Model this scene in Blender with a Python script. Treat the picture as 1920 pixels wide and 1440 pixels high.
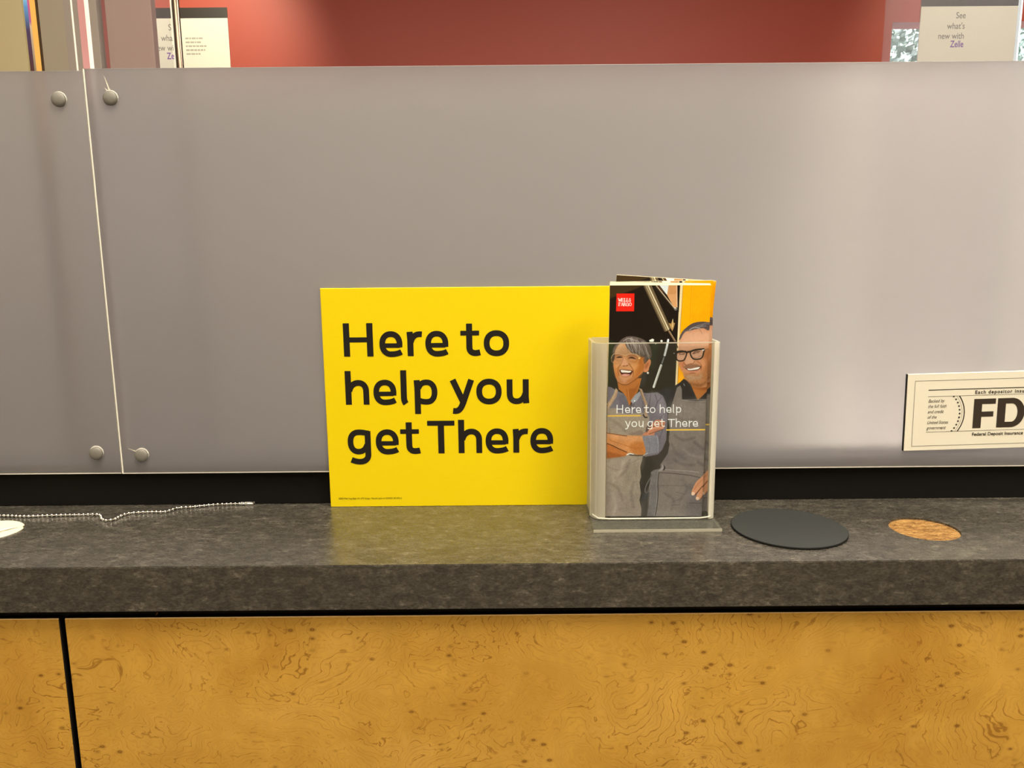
import bpy, bmesh, math, random
import numpy as np
from mathutils import Vector, Matrix

for o in list(bpy.data.objects):
    bpy.data.objects.remove(o)
sc = bpy.context.scene
COL = sc.collection
random.seed(7)
RNG = np.random.default_rng(11)

# ------------------------------------------------------------------ camera
cam_data = bpy.data.cameras.new('camera')
cam_data.sensor_width = 36.0
cam_data.lens = 1442.0 / 1920.0 * 36.0
cam_data.clip_start = 0.02
cam = bpy.data.objects.new('camera', cam_data)
COL.objects.link(cam)
PITCH, ROLL = math.atan(1442.0 / 8333.0), 0.0085
Rm = Matrix.Rotation(math.pi / 2 - PITCH, 3, 'X') @ Matrix.Rotation(-ROLL, 3, 'Z')
cam.matrix_world = Matrix.Translation((0, -0.735, 1.3189)) @ Rm.to_4x4()
sc.camera = cam

# ------------------------------------------------------------------ view, world, lights
sc.view_settings.view_transform = 'Standard'
sc.view_settings.look = 'None'
sc.view_settings.gamma = 1.0
sc.view_settings.use_curve_mapping = False
sc.view_settings.exposure = 0.58

world = bpy.data.worlds.new('sky')
sc.world = world
world.use_nodes = True
wn = world.node_tree
wbg = wn.nodes['Background']
wbg.inputs[0].default_value = (0.80, 0.90, 1.0, 1)
wbg.inputs[1].default_value = 1.0


def area_light(name, loc, target, size, power, color, size_y=None):
    d = bpy.data.lights.new(name, 'AREA')
    d.energy = power
    d.color = color
    d.size = size
    if size_y:
        d.shape = 'RECTANGLE'
        d.size_y = size_y
    o = bpy.data.objects.new(name, d)
    COL.objects.link(o)
    o.location = loc
    o.rotation_euler = (Vector(target) - Vector(loc)).to_track_quat('-Z', 'Y').to_euler()
    return o


WARM = (1.0, 0.895, 0.71)
area_light('lobby_ceiling_lamp', (1.45, -1.25, 2.76), (1.45, -1.25, 0), 0.8, 30, WARM, 0.8)
area_light('lobby_ceiling_lamp', (-1.3, -1.7, 2.76), (-1.3, -1.7, 0), 1.2, 22, WARM, 0.6)
area_light('lobby_ceiling_lamp', (0.1, -0.62, 2.76), (0.1, -0.62, 0), 1.2, 35, WARM, 0.6)  # added overhead fill, lifts the brightness of the countertop
area_light('teller_ceiling_lamp', (-0.8, 0.55, 2.76), (-0.8, 0.55, 0), 0.6, 11, (1.0, 0.92, 0.80), 0.6)
area_light('teller_ceiling_lamp', (0.7, 0.5, 2.76), (0.7, 0.5, 0), 0.6, 20, (1.0, 0.95, 0.88), 0.6)
tk = bpy.data.lights.new('glow_spot_top', 'SPOT')  # added unseen spot from above, makes the frosted panel glow
tk.energy = 340
tk.color = (1.0, 0.93, 0.78)
tk.spot_size = math.radians(30)
tk.spot_blend = 1.0
tk.shadow_soft_size = 0.05
tko = bpy.data.objects.new('glow_spot_top', tk)
COL.objects.link(tko)
tko.location = (0.56, 0.03, 2.4)
tko.rotation_euler = (Vector((0.56, 0.30, 1.00)) - Vector(tko.location)).to_track_quat('-Z', 'Y').to_euler()
sp = bpy.data.lights.new('wall_wash_lamp', 'SPOT')
sp.energy = 40
sp.color = (1.0, 0.90, 0.66)
sp.spot_size = math.radians(62)
sp.spot_blend = 0.9
sp.shadow_soft_size = 0.06
spo = bpy.data.objects.new('wall_wash_lamp', sp)
COL.objects.link(spo)
spo.location = (-1.15, 1.75, 2.74)
spo.rotation_euler = (Vector((-1.25, 2.6, 2.15)) - Vector(spo.location)).to_track_quat('-Z', 'Y').to_euler()
poster_fill = bpy.data.objects.new('wall_wash_lamp', sp.copy())  # added unseen spot to brighten the right poster
poster_fill.data.energy = 19
COL.objects.link(poster_fill)
poster_fill.location = (1.9, 1.7, 2.74)
poster_fill.rotation_euler = (Vector((1.9, 2.6, 2.1)) - Vector(poster_fill.location)).to_track_quat('-Z', 'Y').to_euler()
tk2 = bpy.data.objects.new('glow_spot_low', tk.copy())  # added unseen spot from below, evens out the panel glow
tk2.data.energy = 17
tk2.data.spot_size = math.radians(105)
COL.objects.link(tk2)
tk2.location = (0.53, 0.08, 0.93)
tk2.rotation_euler = (Vector((0.53, 0.27, 1.16)) - Vector(tk2.location)).to_track_quat('-Z', 'Y').to_euler()
sun = bpy.data.lights.new('sun', 'SUN')
sun.energy = 6.0
sun.angle = 0.02
suno = bpy.data.objects.new('sun', sun)
COL.objects.link(suno)
suno.rotation_euler = (math.radians(38), math.radians(10), 0)


# ------------------------------------------------------------------ helpers
def s2l(c):
    return tuple(((x / 255.0) / 12.92) if x <= 10.3 else (((x / 255.0) + 0.055) / 1.055) ** 2.4 for x in c)


def new_mat(name, color, rough=0.5, spec=0.5, metal=0.0):
    m = bpy.data.materials.new(name)
    m.use_nodes = True
    b = m.node_tree.nodes['Principled BSDF']
    b.inputs['Base Color'].default_value = (*color, 1)
    b.inputs['Roughness'].default_value = rough
    b.inputs['Specular IOR Level'].default_value = spec
    b.inputs['Metallic'].default_value = metal
    return m


class NT:
    """tiny wrapper for building node trees"""

    def __init__(self, m):
        self.t = m.node_tree
        self.b = m.node_tree.nodes.get('Principled BSDF')
        self.out = m.node_tree.nodes['Material Output']

    def n(self, typ, **kw):
        nd = self.t.nodes.new(typ)
        for k, v in kw.items():
            if k.startswith('i_'):
                nd.inputs[k[2:].replace('_', ' ')].default_value = v
            else:
                setattr(nd, k, v)
        return nd

    def l(self, a, b):
        self.t.links.new(a, b)

    def coord(self, scale=(1, 1, 1), rot=(0, 0, 0)):
        tc = self.n('ShaderNodeTexCoord')
        mp = self.n('ShaderNodeMapping')
        mp.inputs['Scale'].default_value = scale
        mp.inputs['Rotation'].default_value = rot
        self.l(tc.outputs['Object'], mp.inputs['Vector'])
        return mp.outputs['Vector']

    def noise(self, vec, scale, detail=4, rough=0.55, dist=0.0):
        nd = self.n('ShaderNodeTexNoise')
        nd.inputs['Scale'].default_value = scale
        nd.inputs['Detail'].default_value = detail
        nd.inputs['Roughness'].default_value = rough
        nd.inputs['Distortion'].default_value = dist
        self.l(vec, nd.inputs['Vector'])
        return nd.outputs['Fac']

    def math(self, op, a, b=None, clamp=False):
        nd = self.n('ShaderNodeMath', operation=op)
        nd.use_clamp = clamp
        for i, x in enumerate((a, b)):
            if x is None:
                continue
            if isinstance(x, (int, float)):
                nd.inputs[i].default_value = x
            else:
                self.l(x, nd.inputs[i])
        return nd.outputs[0]

    def ramp(self, fac, stops):
        nd = self.n('ShaderNodeValToRGB')
        e = nd.color_ramp.elements
        while len(e) < len(stops):
            e.new(0.5)
        for el, (p, c) in zip(e, stops):
            el.position = p
            el.color = (*c, 1) if len(c) == 3 else c
        self.l(fac, nd.inputs[0])
        return nd.outputs[0]

    def mix(self, fac, a, b, blend='MIX'):
        nd = self.n('ShaderNodeMix', data_type='RGBA', blend_type=blend)
        for key, x in ((0, fac), (6, a), (7, b)):
            if isinstance(x, (int, float)):
                nd.inputs[key].default_value = x
            elif isinstance(x, tuple):
                nd.inputs[key].default_value = (*x, 1)
            else:
                self.l(x, nd.inputs[key])
        return nd.outputs[2]

    def bump(self, height, strength, dist=0.001):
        nd = self.n('ShaderNodeBump')
        nd.inputs['Strength'].default_value = strength
        nd.inputs['Distance'].default_value = dist
        self.l(height, nd.inputs['Height'])
        return nd.outputs['Normal']


def clear_mat(name, tint, veil_col, veil, gloss_rough=0.03, f0=1.45):
    """thin clear sheet: light passes straight through, a Fresnel reflection and a faint milky veil"""
    m = bpy.data.materials.new(name)
    m.use_nodes = True
    q = NT(m)
    q.t.nodes.remove(q.b)
    tr = q.n('ShaderNodeBsdfTransparent')
    tr.inputs[0].default_value = (*tint, 1)
    df = q.n('ShaderNodeBsdfDiffuse')
    df.inputs[0].default_value = (*veil_col, 1)
    tl = q.n('ShaderNodeBsdfTranslucent')
    tl.inputs[0].default_value = (*veil_col, 1)
    dm = q.n('ShaderNodeMixShader')
    dm.inputs[0].default_value = 0.5
    q.l(df.outputs[0], dm.inputs[1])
    q.l(tl.outputs[0], dm.inputs[2])
    m1 = q.n('ShaderNodeMixShader')
    m1.inputs[0].default_value = veil
    q.l(tr.outputs[0], m1.inputs[1])
    q.l(dm.outputs[0], m1.inputs[2])
    gl = q.n('ShaderNodeBsdfGlossy')
    gl.inputs['Roughness'].default_value = gloss_rough
    lw = q.n('ShaderNodeLayerWeight')
    lw.inputs['Blend'].default_value = 0.5
    k0 = ((f0 - 1) / (f0 + 1)) ** 2
    fr = q.math('ADD', q.math('MULTIPLY', q.math('POWER', lw.outputs['Facing'], 5.0), 0.5), k0 * 0.6)
    m2 = q.n('ShaderNodeMixShader')
    q.l(fr, m2.inputs[0])
    q.l(m1.outputs[0], m2.inputs[1])
    q.l(gl.outputs[0], m2.inputs[2])
    q.l(m2.outputs[0], q.out.inputs[0])
    return m


def link(name, me, mats, parent=None, loc=None):
    o = bpy.data.objects.new(name, me)
    COL.objects.link(o)
    if mats is not None:
        for m in (mats if isinstance(mats, (list, tuple)) else [mats]):
            me.materials.append(m)
    if parent:
        o.parent = parent
    if loc:
        o.location = loc
    return o


def mesh(name, verts, faces, mats, parent=None, mi=None, smooth=False):
    me = bpy.data.meshes.new(name)
    me.from_pydata([tuple(v) for v in verts], [], faces)
    o = link(name, me, mats, parent)
    if mi:
        me.polygons.foreach_set('material_index', mi)
    if smooth:
        me.polygons.foreach_set('use_smooth', [True] * len(me.polygons))
    me.update()
    return o


def from_bm(name, bm, mats, parent=None, smooth=False):
    me = bpy.data.meshes.new(name)
    bm.normal_update()
    bm.to_mesh(me)
    bm.free()
    if smooth:
        me.polygons.foreach_set('use_smooth', [True] * len(me.polygons))
    return link(name, me, mats, parent)


def box_bm(x0, x1, y0, y1, z0, z1, bev=0.0, seg=2):
    bm = bmesh.new()
    bmesh.ops.create_cube(bm, size=1.0)
    for v in bm.verts:
        v.co = Vector((x0 if v.co.x < 0 else x1, y0 if v.co.y < 0 else y1, z0 if v.co.z < 0 else z1))
    if bev:
        bmesh.ops.bevel(bm, geom=list(bm.edges), offset=bev, segments=seg, affect='EDGES', profile=0.5)
    return bm


def box(name, b, mat, parent=None, bev=0.0, seg=2):
    return from_bm(name, box_bm(*b, bev=bev, seg=seg), mat, parent)


def tag(o, label=None, cat=None, group=None, kind=None):
    if label:
        o['label'] = label
    if cat:
        o['category'] = cat
    if group:
        o['group'] = group
    if kind:
        o['kind'] = kind
    return o


def empty(name, loc=(0, 0, 0)):
    o = bpy.data.objects.new(name, None)
    o.empty_display_size = 0.02
    COL.objects.link(o)
    o.location = loc
    return o


def revolve(profile, axis='Y', n=32):
    """profile: list of (r, h) -> bmesh turned about the axis through the origin"""
    bm = bmesh.new()
    rings = []
    for r, h in profile:
        ring = []
        for k in range(n):
            a = 2 * math.pi * k / n
            p = (r * math.cos(a), h, r * math.sin(a)) if axis == 'Y' else (r * math.cos(a), r * math.sin(a), h)
            ring.append(bm.verts.new(p))
        rings.append(ring)
    for a, b in zip(rings, rings[1:]):
        for k in range(n):
            bm.faces.new((a[k], a[(k + 1) % n], b[(k + 1) % n], b[k]))
    bm.faces.new(rings[0])
    bm.faces.new(rings[-1])
    bmesh.ops.recalc_face_normals(bm, faces=bm.faces)
    return bm


# ------------------------------------------------------------------ letters drawn as strokes (units: cap height 205, baseline 0)
def bez(p0, p1, p2, p3, n=14):
    t = np.linspace(0, 1, n)[:, None]
    p0, p1, p2, p3 = map(np.array, (p0, p1, p2, p3))
    return (1 - t) ** 3 * p0 + 3 * (1 - t) ** 2 * t * p1 + 3 * (1 - t) * t * t * p2 + t ** 3 * p3


def arc(cx, cy, rx, ry, a0, a1, n=40):
    a = np.radians(np.linspace(a0, a1, n))
    c, s = np.cos(a), np.sin(a)
    e = 0.9
    return np.stack([cx + rx * np.sign(c) * np.abs(c) ** e, cy + ry * np.sign(s) * np.abs(s) ** e], 1)


def ln(*pts):
    return np.array(pts, float)


def cat(*parts):
    return np.concatenate(parts)


GLYPH = {
    'H': [(ln((20, 0), (20, 205)), 38), (ln((163, 0), (163, 205)), 38), (ln((20, 103), (163, 103)), 31)],
    'e': [(ln((22, 66), (126, 66)), 28), (cat(ln((124, 56)), arc(72, 75, 53, 62, 0, 180, 30), arc(72, 75, 53, 62, 180, 270, 16), bez((72, 13), (95, 13), (118, 17), (135, 27), 8)), 35)],
    'r': [(ln((20, 0), (20, 100), (17, 150)), 37), (cat(bez((24, 86), (30, 118), (52, 140), (92, 134), 14)), 35)],
    't': [(cat(ln((54, 197), (54, 52)), bez((54, 52), (54, 22), (74, 8), (120, 20), 12)), 37), (ln((0, 139), (115, 139)), 29)],
    'o': [(arc(78, 75, 60, 62, 0, 360, 60), 36)],
    'h': [(ln((18, 0), (18, 210)), 37), (cat(bez((24, 84), (30, 116), (52, 136), (80, 136), 12), bez((80, 136), (112, 136), (127, 112), (127, 86), 12), ln((127, 0))), 36)],
    'l': [(cat(ln((18, 212), (18, 44)), bez((18, 44), (18, 24), (22, 14), (30, 4), 8)), 37)],
    'p': [(ln((17, 150), (20, 100), (20, -62)), 37), (cat(bez((26, 100), (38, 132), (58, 136), (76, 136), 8), arc(76, 75, 49, 61, 90, -90, 30), bez((76, 14), (56, 14), (38, 18), (26, 26), 8)), 35)],
    'y': [(ln((19, 150), (83, 8)), 38), (cat(ln((133, 150), (84, 12)), bez((84, 12), (66, -34), (56, -50), (18, -44), 14)), 37)],
    'u': [(cat(ln((18, 150), (18, 64)), bez((18, 64), (18, 26), (36, 13), (62, 13), 12), bez((62, 13), (88, 13), (108, 34), (114, 62), 10)), 36), (ln((117, 150), (117, 40), (120, 0)), 37)],
    'g': [(cat(ln((132, 131)), bez((118, 131), (96, 138), (70, 138), (66, 137), 8), arc(66, 76, 48, 61, 90, 270, 30), bez((66, 15), (92, 15), (112, 30), (120, 60), 10)), 35), (cat(ln((125, 145), (125, -4)), bez((125, -4), (125, -44), (80, -64), (20, -36), 16)), 36)],
    'T': [(ln((0, 190), (167, 190)), 31), (ln((84, 0), (84, 190)), 38)],
    # slab letters of the small square emblem, and a lighter roman for the rest
    'W': [(ln((10, 205), (60, 0), (105, 160), (150, 0), (200, 205)), 34), (ln((-12, 200), (45, 200)), 16), (ln((165, 200), (222, 200)), 16)],
    'E': [(ln((30, 0), (30, 205)), 42), (ln((0, 197), (140, 197)), 20), (ln((0, 8), (145, 8)), 20), (ln((30, 103), (105, 103)), 20), (ln((136, 150), (136, 200)), 16), (ln((141, 5), (141, 60)), 16)],
    'L': [(ln((34, 0), (34, 205)), 42), (ln((0, 197), (72, 197)), 18), (ln((0, 8), (130, 8)), 20), (ln((128, 4), (128, 66)), 18)],
    'S': [(cat(bez((120, 150), (110, 200), (20, 215), (22, 150), 14), bez((22, 150), (24, 100), (122, 110), (124, 52), 12), bez((124, 52), (126, -18), (26, -12), (16, 52), 14)), 30)],
    'F': [(ln((30, 0), (30, 205)), 42), (ln((0, 197), (140, 197)), 20), (ln((30, 103), (105, 103)), 20), (ln((0, 8), (70, 8)), 18), (ln((136, 150), (136, 200)), 16)],
    'A': [(ln((20, 0), (92, 205)), 22), (ln((92, 205), (165, 0)), 40), (ln((45, 65), (140, 65)), 18), (ln((-8, 8), (48, 8)), 18), (ln((125, 8), (200, 8)), 18)],
    'R': [(ln((30, 0), (30, 205)), 42), (cat(ln((0, 197), (80, 197)), arc(84, 152, 44, 46, 90, -90, 16), ln((30, 106))), 26), (ln((85, 106), (150, 0)), 38), (ln((0, 8), (66, 8)), 18), (ln((135, 8), (180, 8)), 18)],
    'G': [(cat(bez((150, 150), (130, 215), (20, 225), (20, 103), 16), bez((20, 103), (20, -20), (110, -15), (150, 20), 14)), 30), (ln((150, 0), (150, 90)), 34), (ln((105, 90), (180, 90)), 18)],
    'O': [(arc(95, 103, 72, 95, 0, 360, 40), 32)],
}
LINES = [
    ('Here to', [0, 219, 390, 500, None, 717, 859]),
    ('help you', [0, 170, 340, 422, None, 640, 803, 990]),
    ('get There', [0, 172, 325, None, 492, 682, 847, 1017, 1122]),
]


def stroke_quads(path, w, verts, faces, f):
    """a ribbon of width w along the path; f maps 2-D points into space"""
    p = np.asarray(path, float)
    d = np.gradient(p, axis=0)
    seg = np.diff(p, axis=0)
    sl = np.linalg.norm(seg, axis=1)
    keep = np.concatenate([[True], sl > 1e-6])
    p = p[keep]
    seg = np.diff(p, axis=0)
    seg /= np.linalg.norm(seg, axis=1)[:, None]
    t = np.concatenate([seg[:1], (seg[:-1] + seg[1:]) / 2, seg[-1:]])
    if np.allclose(p[0], p[-1]):
        m = seg[0] + seg[-1]
        t[0] = t[-1] = m / 2
    t /= np.linalg.norm(t, axis=1)[:, None]
    nrm = np.stack([-t[:, 1], t[:, 0]], 1) * w / 2
    base = len(verts)
    for a, b in zip(p + nrm, p - nrm):
        verts.append(f(*a))
        verts.append(f(*b))
    for i in range(len(p) - 1):
        k = base + 2 * i
        faces.append((k, k + 1, k + 3, k + 2))


def text_mesh(name, body, size, origin, mat, parent, align='LEFT', shear=0.0, offset=0.0, tilt=0.0, spacing=1.0, xs=1.0, y=0.0):
    """flat text facing the camera side (-Y); origin=(x, z) of the baseline"""
    cu = bpy.data.curves.new('tmp', 'FONT')
    cu.body = body
    cu.size = size
    cu.align_x = align
    cu.shear = shear
    cu.offset = offset
    cu.space_character = spacing
    cu.resolution_u = 4
    to = bpy.data.objects.new('tmp', cu)
    COL.objects.link(to)
    dg = bpy.context.evaluated_depsgraph_get()
    me = bpy.data.meshes.new_from_object(to.evaluated_get(dg))
    bpy.data.objects.remove(to)
    me.name = name
    c, s = math.cos(tilt), math.sin(tilt)
    for v in me.vertices:
        x, z = v.co.x * xs, v.co.y
        v.co = (origin[0] + c * x - s * z, y, origin[1] + s * x + c * z)
    me.materials.clear()
    return link(name, me, mat, parent)


# ------------------------------------------------------------------ materials
M_yellow = new_mat('yellow_card', s2l((231, 206, 0)), 0.45, 0.35)
M_black_ink = new_mat('black_ink', s2l((26, 24, 22)), 0.5, 0.3)
M_brown_ink = new_mat('dark_brown_ink', s2l((54, 46, 40)), 0.5, 0.3)
M_white_paper = new_mat('white_paper', s2l((235, 232, 222)), 0.6, 0.2)
M_cream = new_mat('cream_paper_edge', s2l((246, 236, 205)), 0.6, 0.2)
M_sign_white = new_mat('white_sign_plastic', s2l((226, 222, 208)), 0.45, 0.3)
M_black = new_mat('black_laminate', s2l((22, 19, 17)), 0.45, 0.3)
M_rail = new_mat('black_rail', s2l((15, 13, 12)), 0.6, 0.15)
M_disc = new_mat('dark_leatherette', s2l((48, 50, 50)), 0.55, 0.35)
M_disc_edge = new_mat('black_rubber_edge', s2l((20, 20, 20)), 0.7, 0.2)
M_bolt = new_mat('brushed_grey_metal', s2l((128, 125, 120)), 0.55, 0.4, 0.25)
M_chrome = new_mat('bright_steel', (0.86, 0.84, 0.80), 0.09, 0.5, 1.0)
M_dark_metal = new_mat('dark_bronze_metal', s2l((92, 78, 66)), 0.25, 0.5, 0.9)
M_edge = new_mat('polished_edge_highlight', s2l((244, 242, 234)), 0.3, 0.5)  # near-white colour stands in for light carried inside the sheet edges
M_edge.node_tree.nodes['Principled BSDF'].inputs['Subsurface Weight'].default_value = 0.0
M_crack = new_mat('pale_crack', s2l((226, 220, 205)), 0.5, 0.3)

# leatherette pad grain
q = NT(M_disc)
q.l(q.bump(q.noise(q.coord(), 900, 2), 0.35, 0.0004), q.b.inputs['Normal'])
# bolts: brushed grain
q = NT(M_bolt)
q.l(q.bump(q.noise(q.coord((1, 1, 1)), 700, 3), 0.4, 0.0004), q.b.inputs['Normal'])
# card stock grain
q = NT(M_yellow)
q.l(q.bump(q.noise(q.coord(), 1500, 2), 0.12, 0.0003), q.b.inputs['Normal'])


def laminate():
    m = new_mat('dark_stone_laminate', (0.03, 0.03, 0.03), 0.30, 1.0)
    q = NT(m)
    v = q.coord((1.0, 2.2, 2.0), (0, 0, 0.12))
    n1 = q.noise(v, 85, 7, 0.7, 0.6)
    n2 = q.noise(v, 330, 4, 0.6, 0.4)
    n3 = q.noise(q.coord(), 14, 3)
    f = q.math('ADD', q.math('MULTIPLY', n1, 0.55), q.math('MULTIPLY', n2, 0.33))
    f = q.math('ADD', f, q.math('MULTIPLY', n3, 0.12))
    c = q.ramp(f, [(0.30, s2l((36, 34, 31))), (0.47, s2l((60, 57, 52))), (0.56, s2l((80, 76, 69))), (0.70, s2l((140, 132, 119)))])
    q.l(c, q.b.inputs['Base Color'])
    r = q.ramp(n2, [(0.3, (0.20,) * 3), (0.7, (0.36,) * 3)])
    q.l(r, q.b.inputs['Roughness'])
    h = q.math('ADD', n1, q.math('MULTIPLY', n2, 0.8))
    q.l(q.bump(h, 0.16, 0.0008), q.b.inputs['Normal'])
    return m


def burl_wood():
    m = new_mat('burl_maple_veneer', (0.5, 0.3, 0.06), 0.42, 0.35)
    q = NT(m)
    v = q.coord((1.0, 1.0, 1.35))
    warp = q.n('ShaderNodeTexNoise')
    warp.inputs['Scale'].default_value = 16
    warp.inputs['Detail'].default_value = 3
    q.l(v, warp.inputs['Vector'])
    sub = q.n('ShaderNodeVectorMath', operation='SUBTRACT')
    q.l(warp.outputs['Color'], sub.inputs[0])
    sub.inputs[1].default_value = (0.5, 0.5, 0.5)
    scl = q.n('ShaderNodeVectorMath', operation='SCALE')
    scl.inputs['Scale'].default_value = 0.055
    q.l(sub.outputs[0], scl.inputs[0])
    add = q.n('ShaderNodeVectorMath', operation='ADD')
    q.l(v, add.inputs[0])
    q.l(scl.outputs[0], add.inputs[1])
    vw = add.outputs[0]
    # growth lines: iso-contours of a warped height field
    hgt = q.noise(vw, 8, 7, 0.44, 0.9)
    fr = q.math('FRACT', q.math('MULTIPLY', hgt, 30))
    tri = q.math('ABSOLUTE', q.math('SUBTRACT', fr, 0.5))
    lines = q.ramp(tri, [(0.0, (1, 1, 1)), (0.025, (0.85,) * 3), (0.065, (0, 0, 0)), (1.0, (0, 0, 0))])
    gate = q.ramp(q.noise(v, 13, 2), [(0.38, (0.22,) * 3), (0.58, (0.95,) * 3)])
    lines = q.math('MULTIPLY', lines, gate)
    fine = q.math('ABSOLUTE', q.math('SUBTRACT', q.math('FRACT', q.math('MULTIPLY', hgt, 92)), 0.5))
    fine = q.math('MULTIPLY', q.ramp(fine, [(0.0, (1, 1, 1)), (0.20, (0, 0, 0)), (1.0, (0, 0, 0))]), 0.16)
    # bird's eyes
    vo = q.n('ShaderNodeTexVoronoi')
    vo.inputs['Scale'].default_value = 84
    vo.inputs['Randomness'].default_value = 1.0
    q.l(q.coord((0.72, 1.0, 1.15)), vo.inputs['Vector'])
    clus = q.ramp(q.noise(v, 12, 2), [(0.42, (0, 0, 0)), (0.52, (1, 1, 1))])
    sep = q.n('ShaderNodeSeparateColor')
    q.l(vo.outputs['Color'], sep.inputs[0])
    pick = q.math('GREATER_THAN', sep.outputs[0], 0.38)
    eye = q.ramp(vo.outputs['Distance'], [(0.0, (0.9,) * 3), (0.035, (0.55,) * 3), (0.085, (1, 1, 1)), (0.15, (0.30,) * 3), (0.26, (0, 0, 0)), (1.0, (0, 0, 0))])
    eye = q.math('MULTIPLY', q.math('MULTIPLY', eye, pick), clus)
    # broad figure
    base = q.ramp(q.noise(vw, 6, 4, 0.6, 0.6), [(0.28, s2l((186, 136, 52))), (0.5, s2l((205, 158, 68))), (0.72, s2l((220, 172, 84)))])
    chat = q.ramp(q.noise(q.coord((1, 1, 0.35)), 60, 3), [(0.3, (0.93,) * 3), (0.7, (1.05,) * 3)])
    base = q.mix(1.0, base, chat, 'MULTIPLY')
    c = q.mix(q.math('MULTIPLY', lines, 0.68, True), base, s2l((122, 70, 12)))
    c = q.mix(fine, c, s2l((120, 70, 16)))
    c = q.mix(q.math('MULTIPLY', eye, 0.85, True), c, s2l((104, 56, 12)))
    q.l(c, q.b.inputs['Base Color'])
    return m


def frosted():
    m = bpy.data.materials.new('frosted_acrylic')
    m.use_nodes = True
    q = NT(m)
    q.t.nodes.remove(q.b)
    nrm = q.bump(q.noise(q.coord(), 1100, 2), 0.10, 0.0005)
    rf = q.n('ShaderNodeBsdfRefraction')
    rf.inputs['Color'].default_value = (0.93, 0.92, 0.93, 1)
    rf.inputs['Roughness'].default_value = 0.55
    rf.inputs['IOR'].default_value = 1.22
    df = q.n('ShaderNodeBsdfDiffuse')
    df.inputs[0].default_value = (*s2l((156, 151, 152)), 1)
    tl = q.n('ShaderNodeBsdfTranslucent')
    tl.inputs[0].default_value = (*s2l((215, 217, 228)), 1)
    gl = q.n('ShaderNodeBsdfGlossy')
    gl.inputs['Roughness'].default_value = 0.48
    for nd in (rf, df, tl, gl):
        q.l(nrm, nd.inputs['Normal'])
    a = q.n('ShaderNodeMixShader')
    a.inputs[0].default_value = 0.45
    q.l(df.outputs[0], a.inputs[1])
    q.l(tl.outputs[0], a.inputs[2])
    b = q.n('ShaderNodeMixShader')
    b.inputs[0].default_value = 0.42
    q.l(a.outputs[0], b.inputs[1])
    q.l(rf.outputs[0], b.inputs[2])
    fr = q.n('ShaderNodeFresnel')
    fr.inputs['IOR'].default_value = 1.4
    c = q.n('ShaderNodeMixShader')
    q.l(fr.outputs[0], c.inputs[0])
    q.l(b.outputs[0], c.inputs[1])
    q.l(gl.outputs[0], c.inputs[2])
    q.l(c.outputs[0], q.out.inputs[0])
    return m


M_lam = laminate()
M_wood = burl_wood()
M_frost = frosted()
M_clear = clear_mat('clear_acrylic', (0.995, 0.996, 0.992), (0.75, 0.75, 0.68), 0.010)
M_milky = clear_mat('clear_acrylic_bend', (0.80, 0.80, 0.76), (0.90, 0.87, 0.78), 0.58, 0.08)  # milky beige stands in for reflections inside the holder walls
M_base = clear_mat('clear_acrylic_base', (0.92, 0.93, 0.90), (0.80, 0.80, 0.70), 0.13)
M_bright_edge = clear_mat('bright_acrylic_rim', (0.8, 0.8, 0.75), (0.98, 0.97, 0.90), 0.90, 0.1)  # near-white veil paints the bright glow of the acrylic edges
M_shield = clear_mat('clear_shield', (0.93, 0.92, 0.94), (0.75, 0.75, 0.85), 0.05, 0.01)  # faint veil stands in for pale haze reflected on the panes
M_pane = clear_mat('window_glass', (0.98, 0.99, 0.99), (0.8, 0.8, 0.8), 0.0, 0.0)

# ------------------------------------------------------------------ room shell
M_wall = new_mat('beige_paint', s2l((196, 182, 150)), 0.8, 0.2)
M_red = new_mat('red_paint', s2l((178, 82, 68)), 0.5, 0.35)
M_taupe = new_mat('taupe_paint', s2l((158, 147, 130)), 0.8, 0.2)
M_brown = new_mat('brown_taupe_paint', s2l((160, 134, 120)), 0.8, 0.2)
M_olive = new_mat('olive_beige_paint', s2l((188, 174, 138)), 0.8, 0.2)
M_ceil = new_mat('ceiling_paint', s2l((225, 220, 205)), 0.9, 0.1)
M_floor = new_mat('grey_carpet', s2l((95, 88, 80)), 0.9, 0.1)
q = NT(M_floor)
q.l(q.ramp(q.noise(q.coord(), 220, 2), [(0.35, s2l((80, 72, 66))), (0.65, s2l((110, 100, 92)))]), q.b.inputs['Base Color'])
for mm in (M_wall, M_taupe, M_brown, M_olive, M_red):
    q = NT(mm)
    q.l(q.bump(q.noise(q.coord(), 160, 3), 0.08, 0.001), q.b.inputs['Normal'])

XW, YB, YF, ZC = 3.2, 2.6, -3.6, 2.8
box('floor', (-XW, XW, YF, YB, -0.05, 0.0), M_floor)['kind'] = 'structure'
box('ceiling', (-XW, XW, YF, YB + 0.1, ZC, ZC + 0.05), M_ceil)['kind'] = 'structure'
box('wall_left', (-XW - 0.1, -XW, YF, YB + 0.1, 0, ZC), M_wall)['kind'] = 'structure'
box('wall_right', (XW, XW + 0.1, YF, YB + 0.1, 0, ZC), M_wall)['kind'] = 'structure'
box('wall_front', (-XW, XW, YF - 0.1, YF, 0, ZC), M_wall)['kind'] = 'structure'
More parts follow.
